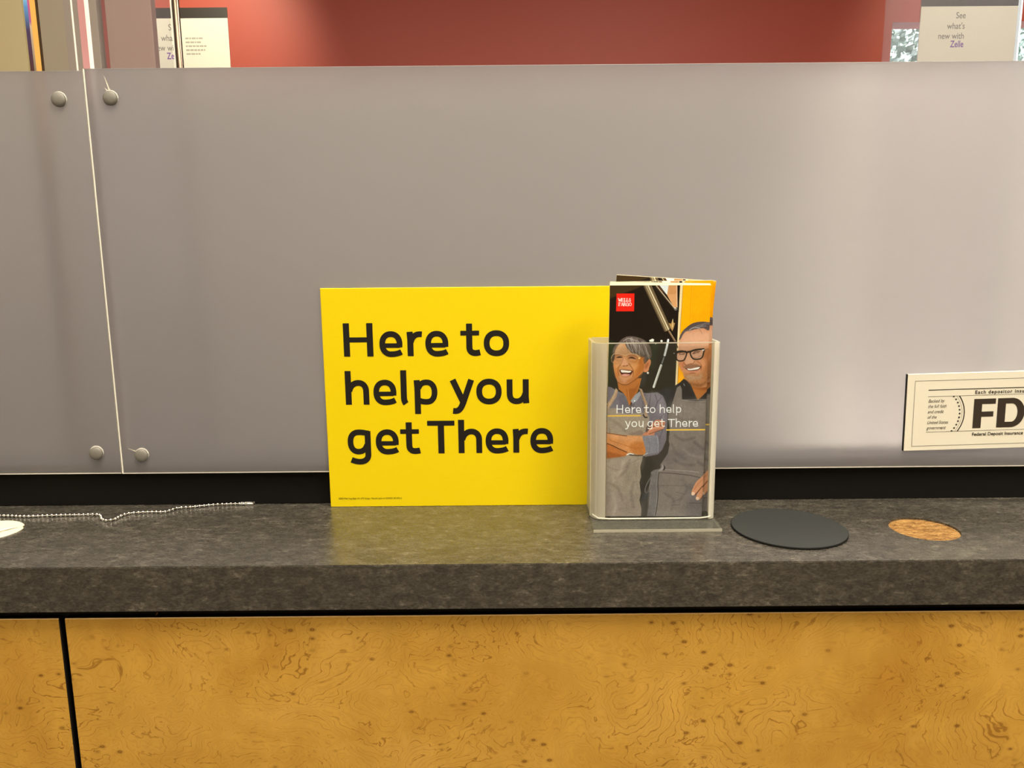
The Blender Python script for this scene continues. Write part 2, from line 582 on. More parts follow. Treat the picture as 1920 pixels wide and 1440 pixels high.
# back wall with an opening for the window on its right
WX0, WX1, WZ0, WZ1 = 1.562, 2.75, 0.9, 2.223
bm = bmesh.new()
xs, zs = [-XW, WX0, WX1, XW], [0, WZ0, WZ1, ZC]
for i in range(3):
    for k in range(3):
        if i == 1 and k == 1:
            continue
        b2 = box_bm(xs[i], xs[i + 1], YB, YB + 0.1, zs[k], zs[k + 1])
        me_t = bpy.data.meshes.new('t')
        b2.to_mesh(me_t)
        b2.free()
        bm.from_mesh(me_t)
        bpy.data.meshes.remove(me_t)
bmesh.ops.remove_doubles(bm, verts=bm.verts, dist=1e-5)
from_bm('wall_back', bm, M_red)['kind'] = 'structure'
win = box('window_1', (WX0, WX1, YB + 0.06, YB + 0.066, WZ0, WZ1), M_pane)
win['kind'] = 'structure'

# pillars left of the red wall
def struct(name, b, mat):
    o = box(name, b, mat, bev=0.002)
    o['kind'] = 'structure'
    return o


struct('trim_1', (-1.098, -0.9725, 1.5, 1.53, 0, ZC), M_brown)      # brownish pillar
struct('trim_2', (-1.3, -1.121, 1.5, 1.53, 0, ZC), M_taupe)         # taupe pillar
struct('trim_3', (-2.6, -1.295, 1.48, 1.60, 0, ZC), M_olive)        # olive wall end

# ------------------------------------------------------------------ hedge outside the window
M_hedge = new_mat('pale_leaves', s2l((190, 205, 190)), 0.6, 0.3)
q = NT(M_hedge)
q.l(q.ramp(q.noise(q.coord(), 26, 4), [(0.3, s2l((150, 165, 165))), (0.5, s2l((200, 215, 200))), (0.7, s2l((250, 255, 250)))]), q.b.inputs['Base Color'])
bm = bmesh.new()
for k in range(9000):
    x = random.uniform(2.4, 4.6)
    z = random.uniform(2.1, 3.6)
    y = 5.0 + random.uniform(-0.25, 0.25)
    r = random.uniform(0.018, 0.042)
    nrm = Vector((random.uniform(-1, 1), random.uniform(-1.4, -0.1), random.uniform(-0.4, 1))).normalized()
    u = nrm.orthogonal().normalized()
    w = nrm.cross(u)
    c = Vector((x, y, z))
    vs = [bm.verts.new(c + u * r * a + w * r * 0.55 * b) for a, b in ((-1, 0), (0, -1), (1, 0), (0, 1))]
    bm.faces.new(vs)
bb = box_bm(2.1, 5.7, 5.25, 5.6, 0, 3.35)
me_t = bpy.data.meshes.new('t')
bb.to_mesh(me_t)
bb.free()
bm.from_mesh(me_t)
tag(from_bm('hedge', bm, M_hedge), 'bright sunlit leafy hedge seen through the far window', 'hedge', kind='stuff')

# ------------------------------------------------------------------ counter
CT = 1.07          # top of the counter
CX0, CX1 = -1.5, 1.5
YE = -0.1475       # front edge
counter = empty('countertop', (0, 0, 1.0316))
tag(counter, 'dark grey speckled stone-look countertop running across below the yellow sign', 'countertop')


def slab_with_holes(x0, x1, y0, y1, z0, z1, holes, n=56, depth=0.004):
    """slab whose top has round shallow recesses"""
    bm = bmesh.new()
    outer = [bm.verts.new(p) for p in ((x0, y0, z1), (x1, y0, z1), (x1, y1, z1), (x0, y1, z1))]
    edges = [bm.edges.new((outer[i], outer[(i + 1) % 4])) for i in range(4)]
    rings = []
    for (cx, cy, r) in holes:
        ring = [bm.verts.new((cx + r * math.cos(2 * math.pi * k / n), cy + r * math.sin(2 * math.pi * k / n), z1)) for k in range(n)]
        edges += [bm.edges.new((ring[k], ring[(k + 1) % n])) for k in range(n)]
        rings.append(ring)
    bmesh.ops.triangle_fill(bm, use_beauty=True, use_dissolve=False, edges=edges)
    # drop fill inside holes
    kill = []
    for f in bm.faces:
        c = f.calc_center_median()
        if any(math.hypot(c.x - cx, c.y - cy) < r * 0.97 for cx, cy, r in holes):
            kill.append(f)
    bmesh.ops.delete(bm, geom=kill, context='FACES_ONLY')
    for ring in rings:
        low = [bm.verts.new((v.co.x, v.co.y, z1 - depth)) for v in ring]
        for k in range(n):
            bm.faces.new((ring[k], ring[(k + 1) % n], low[(k + 1) % n], low[k]))
        bm.faces.new(low)
    bot = [bm.verts.new((v.co.x, v.co.y, z0)) for v in outer]
    for i in range(4):
        bm.faces.new((outer[i], outer[(i + 1) % 4], bot[(i + 1) % 4], bot[i]))
    bm.faces.new(bot)
    bmesh.ops.recalc_face_normals(bm, faces=bm.faces)
    return bm


HOLE = (0.3690, -0.0770, 0.0292)
PATCH = (-0.4792, -0.0632, 0.0268)
bm = slab_with_holes(CX0, CX1, YE, 0.06, 1.0316, CT, [HOLE], depth=0.0018)
for v in bm.verts:
    v.co -= Vector((0, 0, 1.0316))
slab = from_bm('slab', bm, M_lam, counter)
# thin dark lip line along the front arris
box('front_edge_band', (CX0, CX1, YE - 0.0008, YE - 0.0001, 0.0002, CT - 1.0316 - 0.0006), M_lam, counter)
# bare wood-fibre floor of the round recess
M_core = new_mat('bare_wood_core', s2l((170, 110, 50)), 0.6, 0.3)
q = NT(M_core)
n1 = q.noise(q.coord((1.0, 6.0, 1.0), (0, 0, -0.15)), 95, 7, 0.75, 2.2)
q.l(q.ramp(n1, [(0.38, s2l((58, 36, 14))), (0.46, s2l((118, 80, 38))), (0.53, s2l((166, 124, 68))), (0.63, s2l((214, 178, 118)))]), q.b.inputs['Base Color'])
q.l(q.bump(n1, 0.5, 0.001), q.b.inputs['Normal'])
bm = bmesh.new()
bmesh.ops.create_circle(bm, cap_ends=True, segments=56, radius=HOLE[2] - 0.0004)
for v in bm.verts:
    v.co += Vector((HOLE[0], HOLE[1], CT - 1.0316 - 0.0016))
core = from_bm('bare_core', bm, M_core, counter)
core['label'] = 'bare brown wood-fibre spot in a round recess'

# white torn paper patch at the left
bm = bmesh.new()
n = 64
ring = []
for k in range(n):
    a = 2 * math.pi * k / n
    r = PATCH[2] * (1 + 0.015 * math.sin(3 * a + 1) + (-0.05 if 0.35 < a < 0.55 else 0))
    ring.append((r * math.cos(a), r * math.sin(a)))
cv = bm.verts.new((0, 0, 0.0011))
rings = []
for s in (0.35, 0.7, 0.97, 1.0):
    rr = []
    for (x, y) in ring:
        z = 0.0009 if s < 1 else 0.0001
        if s in (0.35, 0.7):
            z += 0.0003 * math.sin(x * 420 + y * 160) * math.cos(y * 330)
        rr.append(bm.verts.new((x * s, y * s, z)))
    rings.append(rr)
for k in range(n):
    bm.faces.new((cv, rings[0][k], rings[0][(k + 1) % n]))
    for a, b in zip(rings, rings[1:]):
        bm.faces.new((a[k], b[k], b[(k + 1) % n], a[(k + 1) % n]))
bmesh.ops.recalc_face_normals(bm, faces=bm.faces)
M_patch = new_mat('torn_white_paper', s2l((238, 230, 205)), 0.7, 0.2)
patch = from_bm('paper_patch', bm, M_patch)
patch.location = (PATCH[0], PATCH[1], CT)
tag(patch, 'round white torn paper patch stuck on the countertop by the ball chain', 'paper patch')
cre = mesh('crease', [(0.0062, -0.0205, 0.0012), (0.0082, -0.0207, 0.0012), (0.0145, -0.003, 0.0022), (0.0130, -0.001, 0.0026), (0.022, 0.009, 0.0012), (0.0235, 0.008, 0.0011)],
           [(0, 1, 2, 3), (3, 2, 5, 4)], M_white_paper, patch)

# black counter base behind the veneer, and the rail behind the panels
base = box('counter_base', (CX0, CX1, -0.134, 0.06, 0.0, 1.0316), M_black)
tag(base, 'black counter carcass showing as the dark gap beneath the countertop', 'counter base')
rail = box('back_rail', (CX0, CX1, 0.0076, 0.045, CT, 1.1150), M_rail, bev=0.0006)
tag(rail, 'long black rail standing on the countertop under the frosted panels', 'rail')

M_veneer_highlight = new_mat('veneer_bevel_highlight', s2l((240, 205, 140)), 0.5, 0.3)  # pale colour paints the light caught along the top bevel
for (xa, xb, lab) in ((-0.3724, 0.6, 'wide burl maple veneer panel right of the black vertical gap'),
                      (-1.36, -0.3763, 'burl maple veneer panel left of the black vertical gap')):
    w = box('veneer_panel', (xa, xb, -0.1405, -0.1341, 0.10, 1.0222), [M_wood], bev=0.0007, seg=1)
    tag(w, lab, 'wood panel', 'veneer panels on the counter front')
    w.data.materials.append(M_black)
    w.data.materials.append(M_veneer_highlight)
    for pl in w.data.polygons:
        if abs(pl.normal.x) > 0.5:
            pl.material_index = 1
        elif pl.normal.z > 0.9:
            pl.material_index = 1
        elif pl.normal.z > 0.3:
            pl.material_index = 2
chip = bpy.data.meshes.new('wood_chip')
bm = bmesh.new()
for p in ((0, 0, 0), (0.002, 0.0, 0.0008), (0.0026, 0.0006, 0.0028), (0.0012, 0.0008, 0.0022), (0.0010, -0.0006, 0.0010)):
    bm.verts.new(p)
bmesh.ops.convex_hull(bm, input=bm.verts)
ch = from_bm('wood_chip', bm, new_mat('chip_wood', s2l((150, 110, 80)), 0.7))
ch.location = (-0.2990, -0.1362, 1.0221)
tag(ch, 'tiny tan wood chip lying in the dark gap above the veneer', 'chip')

# ------------------------------------------------------------------ frosted panels
def frosted_panel(name, x0, x1, y0, z0, z1, t=0.006, c=0.0011):
    """sheet with chamfered polished front edges (slot 1)"""
    f = [(x0 + c * 1.3, y0, z0 + c), (x1 - c, y0, z0 + c), (x1 - c, y0, z1 - c * 0.4), (x0 + c * 1.3, y0, z1 - c * 0.4)]
    m = [(x0, y0 + c * 0.2, z0), (x1, y0 + c * 0.2, z0), (x1, y0 + c * 0.2, z1), (x0, y0 + c * 0.2, z1)]
    b = [(x0, y0 + t, z0), (x1, y0 + t, z0), (x1, y0 + t, z1), (x0, y0 + t, z1)]
    v = f + m + b
    faces = [(0, 1, 2, 3)]
    mi = [0]
    for i in range(4):
        j = (i + 1) % 4
        faces.append((i, i + 4, j + 4, j))
        mi.append(0 if i in (1, 2) else 1)
        faces.append((i + 4, i + 8, j + 8, j + 4))
        mi.append(1)
    faces.append((11, 10, 9, 8))
    mi.append(0)
    o = mesh(name, v, faces, [M_frost, M_edge], None, mi)
    bmm = bmesh.new()
    bmm.from_mesh(o.data)
    bmesh.ops.recalc_face_normals(bmm, faces=bmm.faces)
    bmm.to_mesh(o.data)
    bmm.free()
    return o


p_right = frosted_panel('frosted_panel', -0.3862, 0.62, 0.0, 1.1048, 1.4847)
tag(p_right, 'wide frosted acrylic panel behind the yellow sign and brochures', 'panel', 'frosted panels')
p_left = frosted_panel('frosted_panel', -1.38, -0.3872, 0.0008, 1.1048, 1.4832)
tag(p_left, 'frosted acrylic panel left of the bright vertical seam above the chain', 'panel', 'frosted panels')
prof = [(0.0064, 0.0), (0.0066, -0.0018), (0.0062, -0.0028), (0.0050, -0.0036), (0.0030, -0.0041), (0.0012, -0.0043)]
bolt_bm = revolve(prof, 'Y', 40)
bolt_me = bpy.data.meshes.new('bolt')
bolt_bm.to_mesh(bolt_me)
bolt_bm.free()
bolt_me.polygons.foreach_set('use_smooth', [True] * len(bolt_me.polygons))
bolt_me.materials.append(M_bolt)
for par, pts in ((p_left, [(-0.4104, 1.4581), (-0.4096, 1.1262)]), (p_right, [(-0.3630, 1.4588), (-0.3648, 1.1238)])):
    for (x, z) in pts:
        o = bpy.data.objects.new('bolt', bolt_me)
        COL.objects.link(o)
        o.parent = par
        o.location = (x, 0.0008 if par is p_left else 0.0, z)
        o['label'] = 'grey domed metal bolt head'
        crescent = from_bm('rim_highlight', revolve([(0.0068, -0.0001), (0.0068, -0.0005), (0.0060, -0.0005)], 'Y', 36), M_edge, o)  # pale disc set slightly high, paints the highlight over the bolt's top rim
        crescent.location.z = 0.0005


def crack(pts, w0, w1, par):
    v, f = [], []
    n = len(pts)
    for i, (x, z) in enumerate(pts):
        w = w0 + (w1 - w0) * i / (n - 1)
        v += [(x - w, -0.0002, z), (x + w, -0.0002, z + w * 0.4)]
    for i in range(n - 1):
        f.append((2 * i, 2 * i + 1, 2 * i + 3, 2 * i + 2))
    o = mesh('crack', v, f, M_crack, par)
    return o


crack([(-0.3672, 1.4776), (-0.3655, 1.4722), (-0.3636, 1.4656)], 0.0002, 0.0007, p_right)
crack([(-0.3676, 1.4678), (-0.3664, 1.4662), (-0.3650, 1.4650)], 0.0002, 0.0006, p_right)
crack([(-0.3778, 1.1306), (-0.3735, 1.1289), (-0.3692, 1.1266)], 0.0002, 0.0009, p_right)

# added unseen box behind the frosted panels, lit to glow through them
M_glow_box = new_mat('pale_grey_plastic', s2l((178, 174, 168)), 0.5, 0.3)
desk = box('hidden_desk', (-1.5, 1.5, 0.10, 0.80, 0.86, 0.89), new_mat('grey_desk', s2l((120, 116, 116)), 0.5), bev=0.003)  # teller desk, unseen; carries the box, pole and panes
desk['kind'] = 'structure'
glow_body = box('glow_box', (-1.45, 1.45, 0.27, 0.60, 0.89, 1.53), M_glow_box, bev=0.02, seg=4)
tag(glow_body, 'added pale box, unseen, giving the soft glow through the frosted panel above the insurance sign', 'glow_box')

# ------------------------------------------------------------------ clear shields and posts above the panels
colored = empty('shield_post', (-0.452, 0.04, CT))
tag(colored, 'clear post edge showing blue, violet and amber streaks, far left', 'post')
strips = [(-0.4586, -0.4570, (150, 140, 105)), (-0.4570, -0.4532, (70, 62, 92)), (-0.4532, -0.4512, (150, 140, 128)), (-0.4512, -0.4460, (222, 170, 92)), (-0.4460, -0.4450, (60, 48, 30))]
for (xa, xb, c) in strips:
    m = new_mat('tinted_acrylic', s2l(c), 0.15, 0.5)
    if c == (70, 62, 92):
        q = NT(m)
        tc = q.n('ShaderNodeTexCoord')
        sx = q.n('ShaderNodeSeparateXYZ')
        q.l(tc.outputs['Object'], sx.inputs[0])
        mr = q.n('ShaderNodeMapRange')
        mr.inputs['From Min'].default_value = 0.42
        mr.inputs['From Max'].default_value = 0.49
        q.l(sx.outputs[2], mr.inputs[0])
        q.l(q.ramp(mr.outputs[0], [(0.0, s2l((78, 50, 48))), (0.55, s2l((70, 58, 92))), (0.85, s2l((90, 140, 200))), (1.0, s2l((130, 190, 230)))]), q.b.inputs['Base Color'])
    if c == (150, 140, 128):
        q = NT(m)
        tc = q.n('ShaderNodeTexCoord')
        sx = q.n('ShaderNodeSeparateXYZ')
        q.l(tc.outputs['Object'], sx.inputs[0])
        mr = q.n('ShaderNodeMapRange')
        mr.inputs['From Min'].default_value = 0.42
        mr.inputs['From Max'].default_value = 0.49
        q.l(sx.outputs[2], mr.inputs[0])
        q.l(q.ramp(mr.outputs[0], [(0.0, s2l((120, 112, 100))), (0.60, s2l((190, 170, 150))), (0.66, s2l((150, 90, 150))), (1.0, s2l((190, 90, 140)))]), q.b.inputs['Base Color'])
    box('tinted_strip', (xa + 0.452, xb + 0.452, 0, 0.003, 0.0, 0.62), m, colored)
mauve = empty('shield_post', (-0.3903, 0.02, CT))
tag(mauve, 'mauve acrylic post with a white highlight along its edge above the panel seam', 'post')
box('body', (-0.0044, 0.0018, -0.002, 0.001, 0.0537, 0.62), new_mat('mauve_acrylic', s2l((188, 138, 142)), 0.12, 0.6), mauve)
box('edge_highlight', (0.0018, 0.0042, -0.002, 0.001, 0.0537, 0.62), new_mat('white_highlight', s2l((245, 238, 235)), 0.2, 0.5), mauve)  # white strip paints the highlight on the post's edge
pole = empty('dark_pole', (-0.3383, 0.1, 0.89))
tag(pole, 'slim dark bronze metal pole in front of the left poster', 'pole')
bm = revolve([(0.0037, 0.0), (0.0037, 0.9)], 'Z', 24)
from_bm('shaft', bm, M_dark_metal, pole, smooth=True)
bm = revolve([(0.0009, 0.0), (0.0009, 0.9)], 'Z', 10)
hl = from_bm('edge_highlight', bm, M_edge, pole)  # pale rod paints the white highlight along the pole
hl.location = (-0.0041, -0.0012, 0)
bm = revolve([(0.014, 0.0), (0.014, 0.006), (0.006, 0.010)], 'Z', 24)
from_bm('foot', bm, M_dark_metal, pole)
# clear panes
sh = box('clear_shield', (-0.4480, -0.3430, 0.092, 0.096, 0.89, 1.75), M_shield)
tag(sh, 'narrow clear pane between the mauve post and dark pole', 'pane')
sh2 = empty('clear_shield', (0.45, 0.1, 0.89))
tag(sh2, 'clear pane standing in front of the right poster', 'pane')
box('pane', (0.3845 - 0.45, 0.5208 - 0.45, 0, 0.004, 0, 0.9), M_shield, sh2)
box('polished_edge', (0.5206 - 0.45, 0.5222 - 0.45, -0.0004, 0.0044, 0, 0.9), new_mat('pale_blue_edge', s2l((205, 225, 240)), 0.2), sh2)
hair = box('clear_shield', (-0.4181, -0.4174, 0.05, 0.052, 1.124, 1.75), M_edge)  # opaque pale strip painting the specular line of a clear edge
tag(hair, 'thin pale upright highlight on a pane edge left of the mauve post', 'pane')

# ------------------------------------------------------------------ posters on the far wall
M_poster_text = new_mat('grey_poster_ink', s2l((128, 126, 120)), 0.6)
M_small_ink = new_mat('pale_grey_ink', s2l((176, 174, 164)), 0.6)
M_violet_ink = new_mat('violet_ink', s2l((120, 70, 170)), 0.6)
M_poster_bar = new_mat('dark_poster_bar', s2l((44, 38, 34)), 0.5)
M_poster = new_mat('poster_paper', s2l((232, 232, 220)), 0.5, 0.3)


def poster(xl, ztop, label, y, xr, detail=True):
    w, h = 0.410, 0.56
    e = empty('poster', (xl, y, ztop - h))
    tag(e, label, 'poster', 'bank posters')
    box('sheet', (0, w, -0.004, 0, 0, h), M_poster, e, bev=0.0008)
    box('header_bar', (0, w, -0.0052, -0.0041, h - 0.0395, h), M_poster_bar, e)
    yy = -0.0045
    for s, dz in (('See', 0.0735), ("what's", 0.114), ('new with', 0.152)):
        text_mesh('lettering', s, 0.034, (xr, h - dz - 0.012), M_poster_text, e, align='RIGHT', y=yy, xs=0.84, offset=0.0003)
    text_mesh('lettering', 'Zelle', 0.036, (xr, h - 0.184 - 0.012), M_violet_ink, e, align='RIGHT', offset=0.0006, y=yy, xs=0.74)
    # the paragraph is too small to read: five ragged lines of grey words
    v, f = [], []
    for k, L in enumerate((0.076, 0.069, 0.084, 0.078, 0.062) if detail else ()):
        x = 0.233
        end = x + L
        z = h - 0.120 - k * 0.0150
        while x < end - 0.004:
            wl = min(random.uniform(0.006, 0.018), end - x)
            b = len(v)
            v += [(x, yy, z), (x + wl, yy, z), (x + wl, yy, z + 0.0062), (x, yy, z + 0.0062)]
            f.append((b, b + 1, b + 2, b + 3))
            x += wl + 0.0026
    if v:
        mesh('small_print', v, f, M_small_ink, e)
    return e


poster(-1.552, 2.300, 'white poster with dark header partly hidden behind the dark pole', YB - 0.001, 0.207)
poster(1.672, 2.3205, 'white poster with dark header beside the bright leafy window', YB - 0.001, 0.184, False)

# ------------------------------------------------------------------ yellow sign
SX0, SX1, SZ1 = -0.1808, 0.0985, 1.2856
sign = empty('yellow_sign', (SX0, -0.002, CT))
tag(sign, 'bright yellow sign card with large black lettering standing on the countertop', 'sign')
SB = Vector((SX0, -0.002, CT))
box('card', (0, SX1 - SX0, -0.0015, 0.0015, 0, SZ1 - CT), M_yellow, sign, bev=0.0004, seg=1)
SC = [0.0001562, 0.0001574, 0.0001590]
BL = [(-0.1609, 1.2203), (-0.1610, 1.1733), (-0.1612, 1.1240)]
for (body, adv), k, (bx, bz) in zip(LINES, SC, BL):
    verts, faces = [], []
    ns = 0
    for ch_, ax in zip(body, adv):
        if ax is None:
            continue
        for path, w in GLYPH[ch_]:
            ns += 1
            stroke_quads(path, w, verts, faces, lambda x, z, ax=ax: (bx - SX0 + (ax + x) * k, -0.00165 - 0.00004 * (ns % 3), bz - CT + z * k))
    mesh('lettering', verts, faces, M_black_ink, sign)
text_mesh('small_print', '\u00a92022 Wells Fargo Bank, N.A. ATD Gripper. Materials expire on 3/24/2023. LRC-0321-S', 0.0026, (0.0082, 0.0078), M_black_ink, sign, y=-0.0017, xs=0.66)

# ------------------------------------------------------------------ deposit insurance sign on the frosted panel
TILT = math.radians(1.28)
ins = empty('insurance_sign', (0.3838, -0.0002, 1.1222))
ins.rotation_euler = (0, -TILT, 0)
tag(ins, 'white rectangular deposit insurance sign stuck low on the frosted panel', 'sign')
IW, IH = 0.1778, 0.0762
box('plate', (0, IW, -0.0030, -0.0002, 0, IH), M_sign_white, ins, bev=0.0003, seg=1)
box('shaded_side', (-0.0007, 0.0, -0.0026, -0.0002, 0, IH), M_black, ins)  # black strip paints the shade on the plate's left edge
yy = -0.0032


def rects(name, rs, mat, par, y=yy):
    v, f = [], []
    for (x0, z0, x1, z1) in rs:
        b = len(v)
        v += [(x0, y, z0), (x1, y, z0), (x1, y, z1), (x0, y, z1)]
        f.append((b, b + 1, b + 2, b + 3))
    return mesh(name, v, f, mat, par)


bx0, bz0, bx1, bz1, t_ = 0.0071, 0.0045, IW - 0.0071, 0.0695, 0.0003
rects('border', [(bx0, bz0, bx1, bz0 + t_), (bx0, bz1 - t_, bx1, bz1), (bx0, bz0, bx0 + t_, bz1), (bx1 - t_, bz0, bx1, bz1)], M_black_ink, ins)
rects('rule', [(0.0205, 0.0598, 0.1570, 0.0605)], M_black_ink, ins)
rects('rule', [(0.0205, 0.0535, 0.1570, 0.0538)], M_brown_ink, ins)
rects('rule', [(0.0205, 0.0183, 0.1570, 0.0186)], M_brown_ink, ins)
text_mesh('lettering', 'Each depositor insured to at least $250,000', 0.0048, (0.0657, 0.0551), M_black_ink, ins, y=yy, spacing=1.22, offset=0.00012)
text_mesh('lettering', 'Federal Deposit Insurance Corporation \u00b7 www.fdic.gov', 0.0045, (0.0655, 0.0134), M_black_ink, ins, y=yy, spacing=1.04, offset=0.00010)
for k, s in enumerate(('Backed by', 'the full faith', 'and credit', 'of the', 'United States', 'government')):
    text_mesh('lettering', s, 0.0047, (0.0209, 0.0478 - k * 0.00535), M_brown_ink, ins, y=yy, shear=0.32, xs=0.80)
# big letters F D I C
Z0, Z1 = 0.0210, 0.0500
w_ = 0.0080
rects('lettering', [(0.0655, Z0, 0.0655 + w_, Z1), (0.0655 + w_, Z1 - 0.0052, 0.0866, Z1), (0.0655 + w_, 0.0322, 0.0850, 0.0373)], M_brown_ink, ins)


def big_D(x0, name='lettering'):
    v, f = [], []
    nseg = 28
    mz = (Z0 + Z1) / 2
    for k in range(nseg + 1):
        a = math.pi / 2 - math.pi * k / nseg
        c, s = math.cos(a), math.sin(a)
        v.append((x0 + 0.0142 + 0.0125 * c, yy, mz + (Z1 - Z0) / 2 * s))
        v.append((x0 + 0.0142 + 0.0055 * c, yy, mz + ((Z1 - Z0) / 2 - 0.0054) * s))
    for k in range(nseg):
        f.append((2 * k, 2 * k + 1, 2 * k + 3, 2 * k + 2))
    b = len(v)
    v += [(x0, yy, Z0), (x0 + w_, yy, Z0), (x0 + w_, yy, Z1), (x0, yy, Z1)]
    f.append((b, b + 1, b + 2, b + 3))
    for (za, zb) in ((Z1 - 0.0054, Z1), (Z0, Z0 + 0.0054)):
        b = len(v)
        v += [(x0 + w_, yy, za), (x0 + 0.0142, yy, za), (x0 + 0.0142, yy, zb), (x0 + w_, yy, zb)]
        f.append((b, b + 1, b + 2, b + 3))
    mesh(name, v, f, M_brown_ink, ins)


big_D(0.0886)
rects('lettering', [(0.1180, Z0, 0.1180 + w_, Z1)], M_brown_ink, ins)
v, f = [], []
for k in range(31):
    a = math.radians(42 + 276 * k / 30)
    v += [(0.1440 + 0.0150 * math.cos(a), yy, 0.0355 + 0.0149 * math.sin(a)), (0.1440 + 0.0080 * math.cos(a), yy, 0.0355 + 0.0090 * math.sin(a))]
for k in range(30):
    f.append((2 * k, 2 * k + 1, 2 * k + 3, 2 * k + 2))
mesh('lettering', v, f, M_brown_ink, ins)
# seal arcs and stars
CXs, CZs = 0.0270, 0.0360


def arc_band(r0, r1, a0, a1, mat, name='seal_arc'):
    v, f = [], []
    for k in range(29):
        a = math.radians(a0 + (a1 - a0) * k / 28)
        v += [(CXs + r0 * math.cos(a), yy, CZs + r0 * math.sin(a)), (CXs + r1 * math.cos(a), yy, CZs + r1 * math.sin(a))]
    for k in range(28):
        f.append((2 * k, 2 * k + 1, 2 * k + 3, 2 * k + 2))
    mesh(name, v, f, mat, ins)


arc_band(0.0292, 0.0301, -36.5, 36.5, M_black_ink)
arc_band(0.0274, 0.0276, -39, 39, M_black_ink)
v, f = [], []
for k in range(11):
    a = math.radians(-43 + 86 * k / 10)
    cx, cz = CXs + 0.0252 * math.cos(a), CZs + 0.0252 * math.sin(a)
    b = len(v)
    for j in range(10):
        rr = 0.00135 if j % 2 == 0 else 0.00058
        t2 = math.pi / 2 + j * math.pi / 5
        v.append((cx + rr * math.cos(t2), yy, min(max(cz + rr * math.sin(t2), 0.0184), 0.0537)))
    f.append(tuple(range(b, b + 10)))
mesh('seal_stars', v, f, M_black_ink, ins)

# ------------------------------------------------------------------ round black pad
DC = (0.2478, -0.0750, 0.0500)
pad = empty('round_pad', (DC[0], DC[1], CT))
tag(pad, 'round black leatherette pad lying on the countertop beside the brochure holder', 'pad')
from_bm('pad_body', revolve([(DC[2] - 0.0004, 0.0001), (DC[2], 0.0005), (DC[2], 0.0017), (DC[2] - 0.0004, 0.0020)], 'Z', 96), M_disc_edge, pad)
bm = bmesh.new()
bmesh.ops.create_circle(bm, cap_ends=True, segments=96, radius=DC[2] - 0.0005)
for v in bm.verts:
    v.co.z = 0.0021
from_bm('pad_top', bm, M_disc, pad)

# ------------------------------------------------------------------ ball chain
pts = [(-0.640, -0.0270), (-0.560, -0.0235), (-0.495, -0.0249), (-0.4674, -0.0276), (-0.4432, -0.0256), (-0.418, -0.0245), (-0.4020, -0.0240), (-0.3955, -0.0290), (-0.3905, -0.0370), (-0.3840, -0.0412), (-0.3780, -0.0380),
       (-0.3765, -0.0290), (-0.3724, -0.0215), (-0.364, -0.0190), (-0.350, -0.0180), (-0.3395, -0.0180), (-0.3350, -0.0125), (-0.3310, -0.0064), (-0.3185, -0.0040), (-0.3090, -0.0005), (-0.2999, 0.0024), (-0.2860, 0.0043), (-0.2700, 0.0052)]
P = np.array(pts)
# Catmull-Rom resample to even spacing
dense = []
for i in range(len(P) - 1):
    p0, p1, p2, p3 = P[max(i - 1, 0)], P[i], P[i + 1], P[min(i + 2, len(P) - 1)]
    for t in np.linspace(0, 1, 40, endpoint=False):
        dense.append(0.5 * ((2 * p1) + (-p0 + p2) * t + (2 * p0 - 5 * p1 + 4 * p2 - p3) * t * t + (-p0 + 3 * p1 - 3 * p2 + p3) * t ** 3))
dense.append(P[-1])
dense = np.array(dense)
L = np.concatenate([[0], np.cumsum(np.linalg.norm(np.diff(dense, axis=0), axis=1))])
STEP = 0.00425
nb = int(L[-1] / STEP)
chain = empty('ball_chain', (-0.27, 0.0052, CT))
tag(chain, 'silver ball chain lying along the back of the countertop', 'chain')
bm = bmesh.new()
bmesh.ops.create_uvsphere(bm, u_segments=16, v_segments=10, radius=0.00155)
bead_me = bpy.data.meshes.new('bead')
bm.to_mesh(bead_me)
bm.free()
bead_me.polygons.foreach_set('use_smooth', [True] * len(bead_me.polygons))
bead_me.materials.append(M_chrome)
base_p = Vector(chain.location)
poss = []
for k in range(nb + 1):
    s = L[-1] - k * STEP
    x, y = np.interp(s, L, dense[:, 0]), np.interp(s, L, dense[:, 1])
    poss.append(Vector((x, y, CT + 0.00155)))
for p in poss[:90]:
    o = bpy.data.objects.new('bead', bead_me)
    COL.objects.link(o)
    o.parent = chain
    o.location = p - base_p
# link wire
v, f = [], []
for i, p in enumerate(poss[:90]):
    for j in range(6):
        a = 2 * math.pi * j / 6
        t = (poss[min(i + 1, 89)] - poss[max(i - 1, 0)]).normalized()
        n_ = Vector((-t.y, t.x, 0))
        v.append(p - base_p + n_ * 0.00045 * math.cos(a) + Vector((0, 0, 0.00045 * math.sin(a))))
for i in range(min(90, len(poss)) - 1):
    for j in range(6):
        f.append((i * 6 + j, i * 6 + (j + 1) % 6, i * 6 + 6 + (j + 1) % 6, i * 6 + 6 + j))
mesh('link_wire', v, f, M_chrome, chain, smooth=True)
# open connector clasp at the end
bm = bmesh.new()
pathc = [(-0.0035, -0.0018), (0.003, -0.0022), (0.009, -0.0016), (0.0115, 0.0), (0.009, 0.0016), (0.003, 0.0020), (-0.0035, 0.0016)]
prev = None
for (x, y) in pathc:
    ring = [bm.verts.new((x, y + 0.0005 * math.cos(a), 0.0017 + 0.0011 * math.sin(a))) for a in (0, math.pi / 2, math.pi, 3 * math.pi / 2)]
    if prev:
        for j in range(4):
            bm.faces.new((prev[j], prev[(j + 1) % 4], ring[(j + 1) % 4], ring[j]))
    prev = ring
clasp = from_bm('clasp', bm, M_chrome, chain, smooth=True)

